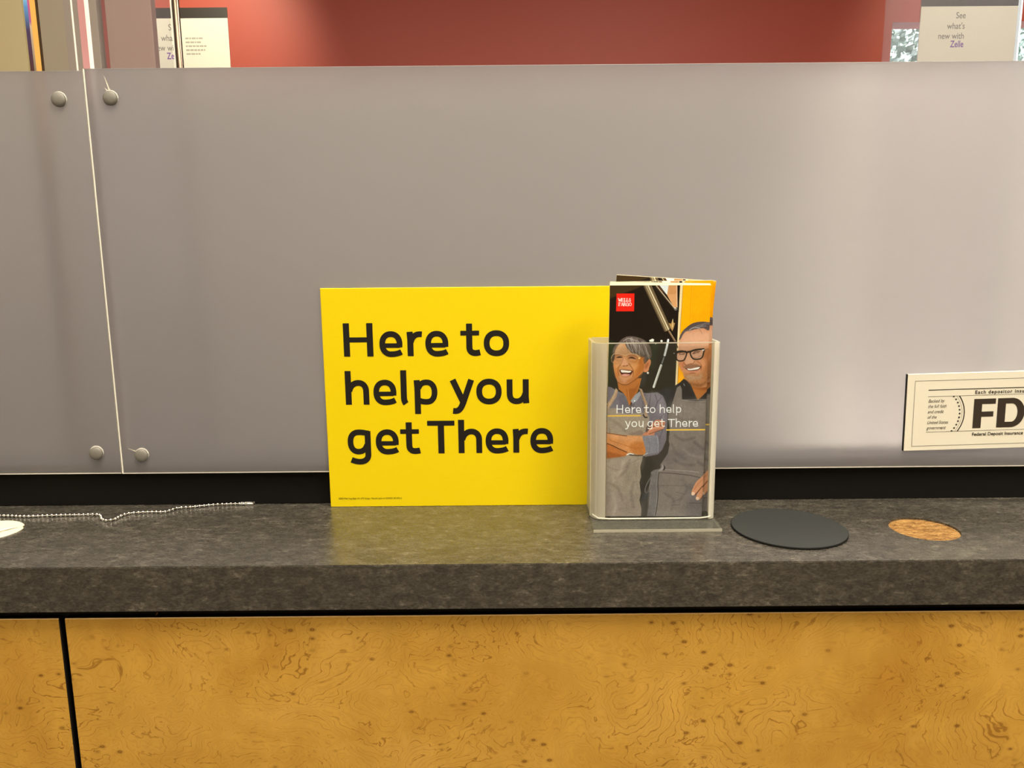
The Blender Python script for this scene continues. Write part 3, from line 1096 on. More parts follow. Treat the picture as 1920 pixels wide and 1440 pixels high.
# ------------------------------------------------------------------ brochure print, painted on a fine vertex grid
GW, GH = 372, 880
TLc, TRc, BLc, BRc = (1138., 538.), (1328., 536.5), (1136., 971.), (1316.5, 972.)
s_ = np.linspace(0, 1, GW)[None, :]
t_ = np.linspace(0, 1, GH)[:, None]
DR = 1.052
ww = (1 - t_) + DR * t_
def persp(a, b):
    return (a * (1 - t_) + b * DR * t_) / ww
UX = persp(TLc[0], BLc[0]) * (1 - s_) + persp(TRc[0], BRc[0]) * s_
UY = persp(TLc[1], BLc[1]) * (1 - s_) + persp(TRc[1], BRc[1]) * s_
IMG = np.zeros((GH, GW, 3))


def smooth_noise(seed, cell):
    r = np.random.default_rng(seed)
    gy, gx = int(GH / cell) + 3, int(GW / cell) + 3
    g = r.random((gy, gx))
    yy_, xx_ = np.arange(GH)[:, None] / cell, np.arange(GW)[None, :] / cell
    y0, x0 = yy_.astype(int), xx_.astype(int)
    fy, fx = yy_ - y0, xx_ - x0
    fy, fx = fy * fy * (3 - 2 * fy), fx * fx * (3 - 2 * fx)
    return (g[y0, x0] * (1 - fx) + g[y0, x0 + 1] * fx) * (1 - fy) + (g[y0 + 1, x0] * (1 - fx) + g[y0 + 1, x0 + 1] * fx) * fy


N2, N5, N12, N40 = (smooth_noise(i, c) for i, c in ((1, 2.2), (2, 5), (3, 12), (4, 40)))
Az = lambda *p: np.array([(1080 + x / 6.4, 500 + y / 6.4) for x, y in p])
Bz = lambda *p: np.array([(1080 + x / 4.8, 720 + y / 4.8) for x, y in p])
Fz = lambda *p: np.array([(1130 + x / 14.4, 630 + y / 14.4) for x, y in p])
Mz = lambda *p: np.array([(1240 + x / 8.47, 590 + y / 8.47) for x, y in p])
Rz = lambda *p: np.array([(1130 + x / 12., 740 + y / 12.) for x, y in p])
Pz = lambda *p: np.array([(1230 + x / 10.28, 720 + y / 10.28) for x, y in p])
Qz = lambda *p: np.array([(1180 + x / 9., 850 + y / 9.) for x, y in p])


def crom(p, n=6, closed=True):
    p = np.asarray(p, float)
    N = len(p)
    out = []
    rng_ = range(N) if closed else range(N - 1)
    for i in rng_:
        if closed:
            a, b, c, d = p[(i - 1) % N], p[i], p[(i + 1) % N], p[(i + 2) % N]
        else:
            a, b, c, d = p[max(i - 1, 0)], p[i], p[i + 1], p[min(i + 2, N - 1)]
        for t in np.linspace(0, 1, n, endpoint=False):
            out.append(0.5 * (2 * b + (c - a) * t + (2 * a - 5 * b + 4 * c - d) * t * t + (-a + 3 * b - 3 * c + d) * t ** 3))
    if not closed:
        out.append(p[-1])
    return np.array(out)


def window(p, m):
    x0, y0 = p.min(0) - m
    x1, y1 = p.max(0) + m
    rows = np.where((UY[:, 0] >= y0 - 2) & (UY[:, 0] <= y1 + 2))[0]
    if len(rows) == 0:
        return None
    r0, r1 = rows[0], rows[-1] + 1
    cs = np.where((UX[r0:r1].min(0) <= x1) & (UX[r0:r1].max(0) >= x0))[0]
    if len(cs) == 0:
        return None
    return slice(r0, r1), slice(cs[0], cs[-1] + 1)


def blend(sl, alpha, col):
    c = np.asarray(col, float)
    IMG[sl] = IMG[sl] * (1 - alpha[..., None]) + c * alpha[..., None]


def seg_dist(X, Y, p, closed):
    d = np.full(X.shape, 1e9)
    n = len(p)
    for i in range(n if closed else n - 1):
        a, b = p[i], p[(i + 1) % n]
        ab = b - a
        L2 = max(ab @ ab, 1e-9)
        t = np.clip(((X - a[0]) * ab[0] + (Y - a[1]) * ab[1]) / L2, 0, 1)
        d = np.minimum(d, (X - a[0] - t * ab[0]) ** 2 + (Y - a[1] - t * ab[1]) ** 2)
    return np.sqrt(d)


def fill(p, col, soft=0.7, smooth=True, op=1.0, tex=None):
    p = np.asarray(p, float)
    if smooth:
        p = crom(p)
    sl = window(p, soft + 1)
    if sl is None:
        return
    X, Y = UX[sl], UY[sl]
    ins_ = np.zeros(X.shape, bool)
    n = len(p)
    for i in range(n):
        a, b = p[i], p[(i + 1) % n]
        if a[1] == b[1]:
            continue
        cond = (a[1] > Y) != (b[1] > Y)
        xi = (b[0] - a[0]) * (Y - a[1]) / (b[1] - a[1]) + a[0]
        ins_ ^= cond & (X < xi)
    d = seg_dist(X, Y, p, True)
    sd = np.where(ins_, d, -d)
    al = np.clip(0.5 + sd / soft, 0, 1) * op
    if tex is not None:
        al = al * np.clip(tex[sl], 0, 1)
    blend(sl, al, col)


def line(p, w, col, soft=0.6, smooth=True, op=1.0, w1=None):
    p = np.asarray(p, float)
    if smooth and len(p) > 2:
        p = crom(p, 6, False)
    sl = window(p, w + soft + 1)
    if sl is None:
        return
    X, Y = UX[sl], UY[sl]
    d = seg_dist(X, Y, p, False)
    blend(sl, np.clip(0.5 + (w / 2 - d) / soft, 0, 1) * op, col)


def dot(c, r, col, soft=0.7, op=1.0):
    c = np.asarray(c, float).reshape(2)
    line(np.array([c, c + 0.01]), 2 * r, col, soft, False, op)


# --- background of the printed photograph
IMG[:] = (34, 26, 20)
low = np.clip((UY - 640) / 12, 0, 1)[..., None]
IMG[:] = IMG * (1 - low) + np.array((35, 34, 25)) * low
fill(Az((370, 225), (775, 225), (760, 250), (640, 300), (500, 350), (370, 405)), (66, 49, 28), 2, False)
fill(Az((365, 950), (420, 940), (430, 1050), (400, 1200), (410, 1300), (365, 1440)), (40, 54, 26), 8)
fill(Az((880, 950), (960, 950), (940, 1100), (900, 1250), (870, 1200)), (46, 52, 38), 8, op=0.8)
fill(Az((760, 1300), (830, 1260), (800, 1440), (740, 1440)), (52, 52, 48), 4, op=0.8)
# --- orange door panel and its pale jamb
fill(Az((1245, 215), (1700, 215), (1700, 1460), (1190, 1460)), (244, 164, 8), 1, False)
fill(Az((1350, 215), (1700, 215), (1700, 1460), (1350, 900)), (240, 156, 10), 1, False, op=0.6)
line(Az((1352, 225), (1336, 760)), 0.8, (214, 132, 6), 0.8)
line(Az((1362, 225), (1345, 700)), 0.5, (255, 190, 50), 0.8, op=0.6)
fill(Az((1210, 215), (1250, 215), (1198, 1470), (1172, 1470)), (226, 200, 150), 0.8, False)
line(Az((1250, 225), (1222, 800), (1200, 1460)), 0.7, (150, 92, 10), 0.8)
fill(Az((1172, 215), (1214, 215), (1202, 560), (1180, 520)), (30, 24, 20), 0.8, False)
# --- lifted hatch panel
fill(Az((955, 225), (1180, 225), (1186, 500), (1150, 520), (1055, 350)), (206, 150, 100), 1, False)
fill(Az((955, 225), (1078, 225), (1060, 350), (1050, 345)), (214, 214, 204), 1.5, False)
fill(Az((1078, 225), (1176, 225), (1172, 340), (1062, 350)), (196, 138, 86), 1.5, False)
line(Az((1172, 230), (1182, 500)), 0.8, (226, 200, 170), 0.7)
# --- gas struts
fill(Az((765, 232), (866, 232), (1108, 750), (1085, 780), (1035, 798)), (120, 100, 72), 0.8, False)
line(Az((800, 235), (1062, 780)), 1.6, (176, 156, 118), 0.8, False)
line(Az((826, 235), (1082, 768)), 2.0, (226, 206, 168), 0.9, False)
line(Az((852, 235), (1100, 752)), 1.2, (88, 70, 48), 0.7, False)
line(Az((775, 240), (1040, 795)), 1.0, (70, 56, 38), 0.7, False)
line(Az((930, 245), (1158, 522)), 1.8, (196, 172, 138), 0.8, False)
line(Az((908, 240), (1150, 530)), 1.3, (70, 55, 40), 0.8, False)
line(Az((950, 240), (1010, 320)), 1.2, (120, 70, 40), 0.8, False)
dot(Az((1165, 522)), 3.0, (120, 112, 100)); dot(Az((1158, 512)), 1.2, (220, 214, 200)); dot(Az((1178, 536)), 1.2, (60, 52, 46))
fill(Az((1082, 690), (1110, 700), (1132, 640), (1142, 690), (1160, 690), (1140, 760), (1128, 790), (1112, 760)), (178, 138, 84), 0.8, False)
line(Az((1132, 645), (1128, 740)), 0.8, (236, 210, 160), 0.6)
line(Az((1088, 790), (1165, 915)), 3.0, (128, 98, 72), 0.8, False)
line(Az((1096, 790), (1172, 912)), 1.0, (180, 150, 116), 0.7, False)
line(Az((1165, 915), (1195, 985)), 2.2, (60, 46, 38), 0.8, False)
line(Az((1080, 895), (1064, 980), (1040, 1080)), 4.0, (206, 204, 198), 0.9)
line(Az((1082, 890), (1078, 930)), 2.0, (236, 234, 226), 0.9)
line(Az((1032, 1108), (1010, 1172)), 2.4, (120, 120, 116), 0.8)
line(Az((1000, 1200), (915, 1460)), 4.2, (214, 210, 196), 0.9, False)
line(Az((1006, 1200), (925, 1450)), 1.0, (150, 146, 136), 0.7, False)
fill(Az((850, 900), (890, 880), (912, 890), (905, 918), (860, 918)), (226, 220, 200), 0.8, False)
dot(Az((1000, 908)), 2.2, (220, 214, 196)); dot(Az((930, 936)), 1.7, (170, 164, 150)); dot(Az((1153, 1056)), 1.2, (140, 140, 132))
# --- logo square
fill(Az((452, 340), (668, 338), (666, 552), (450, 554)), (222, 40, 26), 0.7, False)
def logo(word, x0, y0, adv, k):
    for c_, ax in zip(word, adv):
        for path, w in GLYPH[c_]:
            line(np.array([(x0 + (ax + a) * k, y0 - b * k) for a, b in path]), max(w * k, 0.66), (255, 236, 220), 0.55, False)
logo('WELLS', 1080 + 474 / 6.4, 500 + 436 / 6.4, [0, 205, 372, 520, 672], 5.9 / 205 * 1.02)
logo('FARGO', 1080 + 478 / 6.4, 500 + 487 / 6.4, [0, 150, 330, 500, 670], 5.9 / 205 * 1.0)

# --- man: shirt, neck, head
fill(Bz((700, 90), (760, 55), (860, 40), (920, 0), (1010, -15), (1080, 30), (1240, 20), (1240, 200), (1100, 190), (860, 260), (830, 330), (790, 260)), (38, 37, 39), 1.5, False)
fill(Bz((770, 70), (830, 50), (850, 150), (830, 220), (800, 190)), (50, 52, 54), 8, op=0.7)
fill(Mz((440, 1130), (560, 1170), (700, 1080), (830, 960), (830, 1180), (705, 1260), (555, 1385), (520, 1330), (470, 1200)), (176, 106, 50), 1.2, False)
fill(Mz((480, 1180), (620, 1180), (760, 1040), (820, 1040), (700, 1200), (600, 1215)), (134, 70, 24), 5, op=0.8)
fill(Mz((262, 405), (300, 310), (360, 260), (480, 215), (620, 205), (740, 230), (830, 280), (830, 1090), (760, 1120), (690, 1170), (560, 1175), (470, 1140), (400, 1090), (345, 1030), (312, 930), (262, 850), (240, 760), (244, 560)), (198, 138, 100), 1.2)
fill(Mz((270, 410), (330, 320), (480, 285), (700, 290), (820, 330), (820, 540), (640, 560), (480, 570), (260, 600)), (205, 156, 124), 10, op=0.8)
fill(Mz((600, 600), (830, 560), (830, 1090), (700, 1130), (640, 900), (620, 760)), (180, 106, 54), 12, op=0.75)
fill(Mz((250, 690), (340, 760), (330, 840), (300, 930), (262, 850)), (206, 128, 84), 6, op=0.8)
fill(Mz((560, 740), (660, 720), (690, 820), (640, 870), (600, 840)), (218, 150, 106), 8, op=0.7)
# nose and folds
fill(Mz((385, 640), (425, 640), (470, 730), (500, 770), (470, 800), (400, 812), (340, 800), (340, 760)), (214, 158, 122), 4)
line(Mz((332, 790), (360, 822), (410, 812), (440, 800)), 1.4, (140, 78, 50), 1.0)
line(Mz((440, 810), (480, 790), (500, 760)), 1.2, (150, 86, 56), 1.0)
line(Mz((330, 770), (310, 820), (320, 860)), 1.2, (158, 92, 60), 1.2, op=0.8)
line(Mz((540, 760), (590, 800), (612, 850), (600, 910)), 1.5, (160, 94, 54), 1.4, op=0.8)
# moustache, mouth, beard
fill(Mz((318, 850), (380, 826), (430, 818), (520, 810), (600, 835), (560, 850), (470, 868), (385, 876), (350, 868)), (138, 98, 74), 2.5, op=0.9)
fill(Mz((345, 872), (400, 878), (480, 868), (555, 848), (606, 842), (590, 880), (540, 905), (470, 916), (410, 912), (375, 895)), (96, 48, 34), 1.0)
fill(Mz((384, 880), (440, 880), (520, 862), (585, 852), (560, 884), (500, 898), (430, 904), (398, 900)), (238, 228, 212), 0.9)
fill(Mz((400, 915), (480, 925), (560, 905), (540, 935), (450, 945)), (196, 124, 96), 2, op=0.9)
fill(Mz((330, 960), (420, 950), (520, 965), (620, 930), (690, 830), (800, 720), (830, 800), (830, 1100), (700, 1160), (560, 1180), (450, 1140), (370, 1060)), (168, 108, 62), 7, op=0.62)
fill(Mz((350, 1000), (440, 980), (540, 1000), (620, 970), (600, 1040), (480, 1060), (400, 1060)), (176, 142, 110), 6, op=0.8)
fill(Mz((400, 1085), (480, 1110), (600, 1120), (690, 1090), (600, 1170), (480, 1150)), (128, 78, 36), 5, op=0.8)
line(Mz((420, 960), (460, 948), (510, 955)), 1.6, (120, 78, 54), 1.6, op=0.7)
for k in range(150):
    a = RNG.random(); x = 340 + 460 * a; yv = 960 + 200 * RNG.random() - 150 * max(0, a - 0.5)
    c0 = [(112, 66, 30), (186, 140, 100), (140, 88, 48)][k % 3]
    line(Mz((x, yv), (x + 12 * RNG.random() - 4, yv + 18)), 0.5, c0, 0.7, False, 0.5)
# hair
fill(Mz((246, 420), (268, 340), (305, 275), (370, 215), (440, 165), (520, 138), (620, 128), (720, 138), (830, 150), (830, 262), (770, 262), (740, 250), (700, 268), (640, 236), (560, 238), (500, 250), (430, 268), (360, 285), (310, 330), (275, 400)), (86, 74, 70), 1.0)
for k in range(60):
    a = RNG.random()
    x0, y0 = 290 + 430 * a, 300 - 150 * a ** 0.6 + 25 * RNG.random()
    c0 = [(66, 56, 54), (124, 112, 108), (150, 138, 132), (74, 64, 62)][k % 4]
    line(Mz((x0, y0), (x0 + 60, y0 - 28 + 18 * RNG.random()), (x0 + 130, y0 - 30 + 30 * RNG.random())), 0.7, c0, 0.8, True, 0.6)
line(Mz((410, 262), (470, 225), (560, 228), (580, 240)), 1.6, (160, 148, 142), 1.0)
line(Mz((560, 240), (600, 300), (606, 320)), 0.8, (120, 92, 80), 1.0, op=0.7)
fill(Mz((735, 100), (770, 95), (830, 120), (830, 240), (790, 210), (750, 170)), (62, 50, 48), 1.5)
# glasses and eyes
for P4 in (Mz((222, 620), (300, 604), (362, 612), (364, 660), (340, 720), (310, 752), (250, 752), (214, 720)), Mz((430, 600), (520, 578), (638, 568), (642, 620), (620, 690), (570, 724), (490, 724), (452, 690))):
    fill(P4, (206, 156, 126), 1.5)
line(Mz((250, 640), (290, 622), (340, 640)), 1.4, (110, 66, 44), 1.0)
line(Mz((258, 656), (300, 650), (330, 656)), 1.0, (60, 36, 26), 0.8)
line(Mz((470, 640), (510, 604), (580, 606)), 1.8, (120, 74, 50), 1.2)
line(Mz((484, 640), (530, 622), (560, 626)), 1.1, (56, 34, 26), 0.8)
line(Mz((480, 700), (540, 705), (600, 670)), 1.0, (170, 112, 82), 1.2)
line(Mz((214, 628), (300, 604), (366, 610), (364, 665), (338, 730), (310, 752), (250, 755), (212, 728), (208, 660), (216, 625)), 2.3, (24, 18, 15), 0.8)
line(Mz((432, 606), (520, 580), (644, 570), (640, 622), (618, 695), (570, 726), (490, 726), (450, 692), (430, 640), (432, 606)), 2.4, (24, 18, 15), 0.8)
line(Mz((220, 608), (300, 600), (372, 618), (432, 604), (520, 576), (640, 566)), 3.0, (22, 16, 14), 0.8)
line(Mz((364, 622), (400, 606), (436, 614)), 2.6, (24, 18, 15), 0.8)
line(Mz((618, 582), (650, 578)), 1.5, (235, 232, 226), 0.7, False)
line(Mz((660, 582), (720, 560), (780, 534), (830, 540)), 0.9, (116, 78, 58), 0.8)
# shirt collar in front of the neck
fill(Mz((330, 1040), (380, 1070), (450, 1160), (560, 1390), (420, 1400), (300, 1360), (230, 1140)), (33, 32, 34), 1.0, False)
fill(Mz((560, 1385), (700, 1245), (830, 1150), (830, 1400)), (30, 28, 30), 1.0, False)
line(Mz((330, 1120), (345, 1150)), 1.0, (170, 168, 164), 0.8)
line(Mz((400, 1100), (470, 1240), (540, 1370)), 0.8, (58, 57, 60), 1.0)
# man's apron
fill(Bz((862, 165), (895, 45), (925, 25), (940, 60), (942, 152), (1010, 162), (1080, 168), (1160, 158), (1180, 145), (1260, 140), (1260, 1230), (600, 1230), (640, 1000), (690, 800), (770, 700), (825, 560), (836, 420), (818, 300), (842, 220)), (124, 112, 104), 1.0, False)
fill(Bz((845, 180), (930, 160), (1200, 170), (1230, 420), (1000, 560), (840, 600), (838, 420), (822, 300)), (134, 122, 112), 14, op=0.55)
fill(Bz((800, 640), (1000, 610), (1220, 560), (1220, 640), (1000, 700), (780, 720)), (108, 98, 94), 12, op=0.6)
fill(Bz((760, 940), (960, 950), (1000, 1200), (720, 1200)), (134, 122, 110), 14, op=0.5)
fill(Bz((1030, 930), (1220, 930), (1220, 1200), (1010, 1200)), (104, 94, 92), 16, op=0.55)
for a, b, w, c, op in (((945, 158), (1205, 152), 1.2, (158, 146, 136), 0.7), ((968, 180), (1200, 182), 0.7, (92, 82, 76), 0.8), ((955, 168), (950, 400), 0.8, (100, 90, 82), 0.6), ((1160, 160), (1160, 430), 0.7, (98, 88, 82), 0.7),
                       ((740, 930), (1000, 935), 0.9, (96, 88, 82), 0.6), ((1000, 930), (1005, 1200), 0.7, (100, 92, 86), 0.5), ((830, 420), (800, 640), 0.8, (88, 80, 76), 0.6), ((1040, 230), (1100, 262), 0.6, (104, 94, 86), 0.7),
                       ((870, 1080), (960, 1040), 1.4, (100, 92, 86), 0.6), ((860, 1110), (940, 1105), 1.2, (92, 84, 78), 0.6), ((1020, 1090), (1150, 1095), 1.6, (80, 72, 70), 0.7), ((900, 990), (980, 1010), 1.4, (96, 88, 82), 0.5)):
    line(Bz(a, b), w, c, 1.0, False, op)
# waist tie
line(Bz((730, 800), (800, 788), (900, 795), (1000, 800), (1100, 812)), 1.2, (156, 146, 138), 1.0)
line(Bz((730, 816), (800, 816), (900, 825), (1010, 838), (1120, 862)), 1.3, (74, 66, 64), 1.0)
# dark gap between the two
fill(Bz((590, 650), (700, 640), (770, 600), (815, 480), (836, 560), (822, 640), (790, 690), (760, 735), (735, 780), (690, 800), (680, 850), (640, 900), (650, 1000), (650, 1100), (640, 1230), (580, 1230), (590, 1130), (572, 1060), (575, 960), (565, 900), (590, 800)), (58, 53, 47), 1.6, False)
fill(Bz((600, 700), (680, 690), (700, 760), (660, 850), (610, 900)), (44, 42, 37), 10, op=0.8)
fill(Bz((600, 1010), (650, 960), (660, 1040), (640, 1230), (600, 1230)), (78, 72, 66), 4, op=0.7)
# hanging tie and bow
fill(Qz((365, 345), (400, 315), (445, 303), (485, 330), (480, 420), (466, 520), (470, 650), (468, 800), (450, 950), (425, 1095), (300, 1095), (345, 900), (362, 700), (362, 520), (378, 420)), (116, 108, 104), 0.9, False)
line(Qz((480, 340), (478, 430), (462, 540), (470, 700), (466, 850), (430, 1080)), 1.0, (146, 138, 132), 0.8)
line(Qz((492, 360), (480, 540), (486, 700), (478, 860), (446, 1080)), 1.6, (52, 47, 45), 1.2, op=0.8)
line(Qz((366, 350), (360, 520), (362, 700), (345, 900)), 0.8, (140, 132, 126), 0.8)
line(Qz((365, 430), (300, 540), (266, 640), (290, 694), (345, 650), (368, 560)), 1.8, (112, 106, 102), 0.9)
line(Qz((350, 480), (310, 580), (300, 640)), 0.9, (70, 66, 62), 0.9)
fill(Qz((485, 325), (540, 270), (550, 215), (580, 250), (575, 285), (520, 330)), (150, 142, 136), 0.9, False)
fill(Qz((575, 220), (605, 270), (590, 310), (560, 320), (580, 280)), (36, 32, 32), 1.0, False)
fill(Qz((460, 260), (530, 230), (520, 280), (480, 300)), (60, 55, 50), 2, False)
fill(Qz((220, 780), (290, 700), (330, 690), (260, 810)), (70, 72, 72), 3, op=0.7)
# man's hand at the right edge
for P4 in (Qz((1050, 690), (1075, 620), (1120, 530), (1180, 465), (1250, 400), (1330, 330), (1330, 470), (1230, 590), (1150, 680), (1105, 735), (1060, 740)),
           Qz((1125, 790), (1150, 720), (1190, 645), (1250, 550), (1320, 470), (1320, 640), (1240, 760), (1200, 810), (1150, 825))):
    fill(P4, (204, 142, 104), 0.9)
line(Qz((1110, 735), (1160, 680), (1235, 590)), 1.6, (104, 58, 34), 1.0)
line(Qz((1200, 812), (1245, 750), (1290, 690)), 1.2, (104, 60, 38), 1.0)
line(Qz((1100, 640), (1150, 560), (1230, 480)), 2.4, (184, 118, 80), 2.0, op=0.7)
fill(Qz((1050, 715), (1070, 690), (1105, 700), (1100, 735), (1062, 745)), (226, 190, 160), 0.8)
fill(Qz((1125, 795), (1145, 772), (1178, 782), (1175, 815), (1145, 825)), (226, 190, 160), 0.8)

# --- woman: shirt, neck, head
fill(Bz((255, 35), (300, 40), (365, 78), (430, 105), (475, 212), (560, 88), (640, 96), (720, 88), (770, 120), (800, 190), (816, 300), (812, 420), (806, 520), (770, 610), (730, 650), (620, 670), (590, 650), (255, 660)), (116, 108, 112), 1.0, False)
fill(Bz((640, 100), (720, 95), (780, 150), (800, 260), (760, 330), (700, 240), (650, 200)), (132, 122, 126), 10, op=0.7)
for p_, c in (((700, 110), (720, 180), (690, 260)), (88, 82, 88)), (((760, 130), (720, 180), (700, 240)), (92, 84, 90)), (((660, 110), (650, 180), (640, 260)), (84, 78, 84)), (((780, 280), (740, 340), (730, 420)), (90, 84, 92)), (((800, 380), (760, 460), (742, 560)), (92, 86, 92)), (((560, 110), (520, 170), (500, 220)), (82, 76, 80)), (((610, 100), (590, 180), (600, 260)), (88, 82, 86)), (((790, 200), (770, 250), (780, 330)), (144, 134, 138)), (((745, 480), (735, 560), (745, 640)), (96, 90, 94)):
    line(Bz(*p_), 1.5, c, 1.4, True, 0.75)
fill(Bz((420, 105), (470, 215), (440, 225), (380, 200), (370, 110)), (104, 98, 104), 2, False)
# neck
fill(Bz((355, -30), (370, 60), (410, 92), (440, 130), (470, 212), (500, 150), (545, 80), (562, 20), (575, -40)), (178, 108, 50), 1.2, False)
fill(Bz((440, 60), (520, 50), (550, 10), (530, 80), (490, 150), (470, 200), (450, 130)), (150, 84, 30), 4, False, 0.8)
line(Bz((455, 60), (462, 120), (470, 190)), 1.6, (206, 136, 76), 1.8, op=0.7)
# collar
fill(Bz((480, 165), (520, 110), (562, 78), (570, 110), (540, 160), (500, 190)), (150, 148, 150), 1.0, False)
dot(Bz((516, 165)), 1.4, (222, 220, 214))
line(Bz((478, 185), (492, 200), (475, 230)), 1.2, (64, 50, 40), 1.0)
# woman's apron bib and straps
fill(Bz((250, 245), (300, 228), (350, 232), (370, 268), (460, 282), (560, 272), (615, 282), (642, 292), (652, 320), (640, 380), (615, 440), (600, 480), (600, 640), (592, 700), (575, 760), (585, 850), (570, 900), (585, 1000), (572, 1060), (592, 1140), (588, 1230), (250, 1230)), (152, 136, 118), 1.0, False)
fill(Bz((250, 690), (430, 680), (590, 660), (560, 800), (420, 860), (250, 900)), (164, 146, 128), 14, op=0.5)
fill(Bz((430, 760), (520, 720), (560, 780), (500, 880), (440, 960)), (134, 120, 104), 10, op=0.5)
fill(Bz((250, 1000), (420, 1010), (560, 1060), (560, 1230), (250, 1230)), (144, 126, 114), 16, op=0.5)
line(Bz((275, 750), (380, 790), (470, 740), (560, 690)), 1.4, (128, 114, 100), 2.0, op=0.6)
line(Bz((560, 720), (540, 850), (560, 960)), 2.0, (132, 116, 102), 2.2, op=0.6)
fill(Bz((468, 470), (520, 445), (580, 430), (600, 470), (560, 485)), (124, 104, 92), 4, op=0.7)
line(Bz((290, 410), (300, 452)), 1.6, (120, 102, 88), 1.6, op=0.6)
fill(Bz((250, 230), (278, 180), (325, 105), (345, 48), (366, 70), (350, 130), (305, 205), (280, 240)), (174, 142, 112), 1.0, False)
line(Bz((275, 225), (320, 140), (350, 60)), 0.9, (206, 176, 144), 1.0)
fill(Bz((552, 48), (582, 60), (605, 130), (632, 190), (634, 260), (630, 305), (606, 300), (610, 210), (588, 150)), (170, 140, 112), 1.0, False)
line(Bz((560, 60), (590, 140), (612, 210)), 0.9, (112, 84, 62), 1.0)
line(Bz((596, 290), (610, 312), (630, 314)), 2.2, (40, 28, 24), 0.9)
# hand, forearms, cuff
fill(Bz((590, 475), (640, 430), (660, 390), (700, 345), (730, 335), (790, 350), (792, 380), (780, 415), (740, 430), (700, 455), (690, 475)), (188, 124, 92), 1.0)
line(Bz((640, 440), (700, 410), (780, 408)), 1.5, (220, 160, 126), 1.0)
line(Bz((660, 400), (720, 392), (770, 385)), 1.6, (120, 66, 46), 1.0)
line(Bz((650, 465), (720, 440), (770, 425)), 1.2, (110, 66, 50), 1.0)
line(Bz((690, 362), (740, 358), (780, 362)), 1.2, (140, 84, 60), 1.0)
fill(Bz((625, 405), (660, 375), (665, 400), (630, 450)), (80, 52, 42), 2, op=0.7)
fill(Bz((255, 455), (340, 462), (430, 476), (520, 480), (585, 482), (606, 540), (632, 622), (625, 650), (560, 650), (500, 638), (440, 618), (360, 585), (255, 545)), (202, 136, 82), 1.0, False)
fill(Bz((255, 455), (430, 476), (585, 482), (590, 520), (440, 520), (255, 490)), (206, 146, 100), 5, op=0.7)
fill(Bz((480, 560), (606, 540), (632, 622), (620, 650), (520, 640)), (186, 110, 48), 6, op=0.7)
line(Bz((300, 520), (420, 560), (520, 590), (600, 590)), 1.4, (166, 98, 44), 2.0, op=0.7)
fill(Bz((255, 545), (300, 558), (380, 598), (440, 622), (475, 632), (455, 655), (400, 668), (255, 682)), (188, 112, 56), 1.0, False)
fill(Bz((255, 620), (400, 650), (440, 655), (400, 668), (255, 682)), (150, 82, 34), 4, op=0.7)
line(Bz((255, 543), (310, 562), (380, 596), (450, 626)), 1.5, (86, 44, 20), 1.0)
line(Bz((270, 454), (350, 466), (450, 482)), 1.2, (96, 62, 40), 1.0)
line(Bz((452, 650), (480, 640), (512, 646)), 1.6, (232, 228, 214), 0.8)
line(Bz((480, 652), (540, 658), (600, 656)), 1.8, (60, 50, 40), 1.2)
fill(Bz((588, 486), (640, 478), (700, 475), (735, 490), (742, 560), (735, 630), (640, 650), (612, 655), (625, 620), (604, 540)), (128, 124, 128), 1.0, False)
line(Bz((722, 480), (735, 550), (735, 630)), 1.0, (160, 156, 158), 1.0)
line(Bz((640, 500), (660, 570), (650, 630)), 1.4, (108, 104, 108), 1.6, op=0.7)
line(Bz((600, 660), (630, 642), (640, 640)), 1.2, (190, 184, 176), 0.9)
# face
fill(Fz((250, 520), (235, 700), (240, 800), (252, 900), (285, 1060), (335, 1210), (400, 1300), (520, 1350), (640, 1340), (750, 1280), (860, 1190), (960, 1090), (1040, 1010), (1080, 880), (1060, 640), (940, 520), (760, 400), (600, 260), (420, 220), (320, 280), (275, 400)), (202, 142, 92), 1.0)
fill(Fz((300, 330), (420, 240), (560, 320), (680, 470), (560, 520), (300, 520)), (192, 148, 110), 8, op=0.85)
fill(Fz((760, 720), (1040, 680), (1060, 900), (960, 1070), (820, 1200), (780, 1000)), (198, 122, 56), 9, op=0.8)
fill(Fz((252, 780), (400, 800), (370, 900), (380, 1100), (320, 1150), (262, 950)), (200, 124, 64), 6, op=0.8)
fill(Fz((700, 800), (900, 800), (860, 940), (760, 960)), (220, 156, 98), 7, op=0.7)
fill(Fz((280, 800), (400, 815), (370, 880), (290, 900)), (220, 158, 104), 5, op=0.7)
fill(Fz((400, 1150), (560, 1180), (740, 1150), (760, 1240), (600, 1320), (440, 1290)), (196, 140, 104), 8, op=0.8)
line(Fz((380, 1290), (480, 1345), (620, 1350), (760, 1270), (880, 1180)), 1.6, (120, 66, 24), 1.8)
# hair
fill(Fz((212, 470), (235, 360), (300, 270), (400, 180), (500, 95), (640, 45), (790, 50), (930, 85), (1060, 140), (1170, 230), (1235, 350), (1270, 490), (1262, 600), (1230, 660), (1180, 650), (1135, 720), (1095, 810), (1060, 770), (1030, 660), (930, 560), (850, 530), (760, 505), (680, 440), (600, 360), (540, 245), (480, 225), (400, 245), (330, 320), (285, 420), (265, 520), (215, 530)), (96, 82, 72), 1.0)
for k in range(260):
    a = RNG.random()
    x0, y0 = 560 + 560 * a, 60 + 150 * a * a + 120 * RNG.random()
    dx = 60 + 60 * (1 - a) * RNG.random() + 60 * a * 0.3
    ln_ = 180 + 200 * RNG.random()
    c0 = [(66, 52, 46), (142, 128, 116), (172, 158, 146), (84, 70, 62), (120, 106, 96)][k % 5]
    line(Fz((x0, y0), (x0 + dx * 0.5, y0 + ln_ * 0.55), (x0 + dx * 1.2, y0 + ln_)), 0.75, c0, 0.7, True, 0.62)
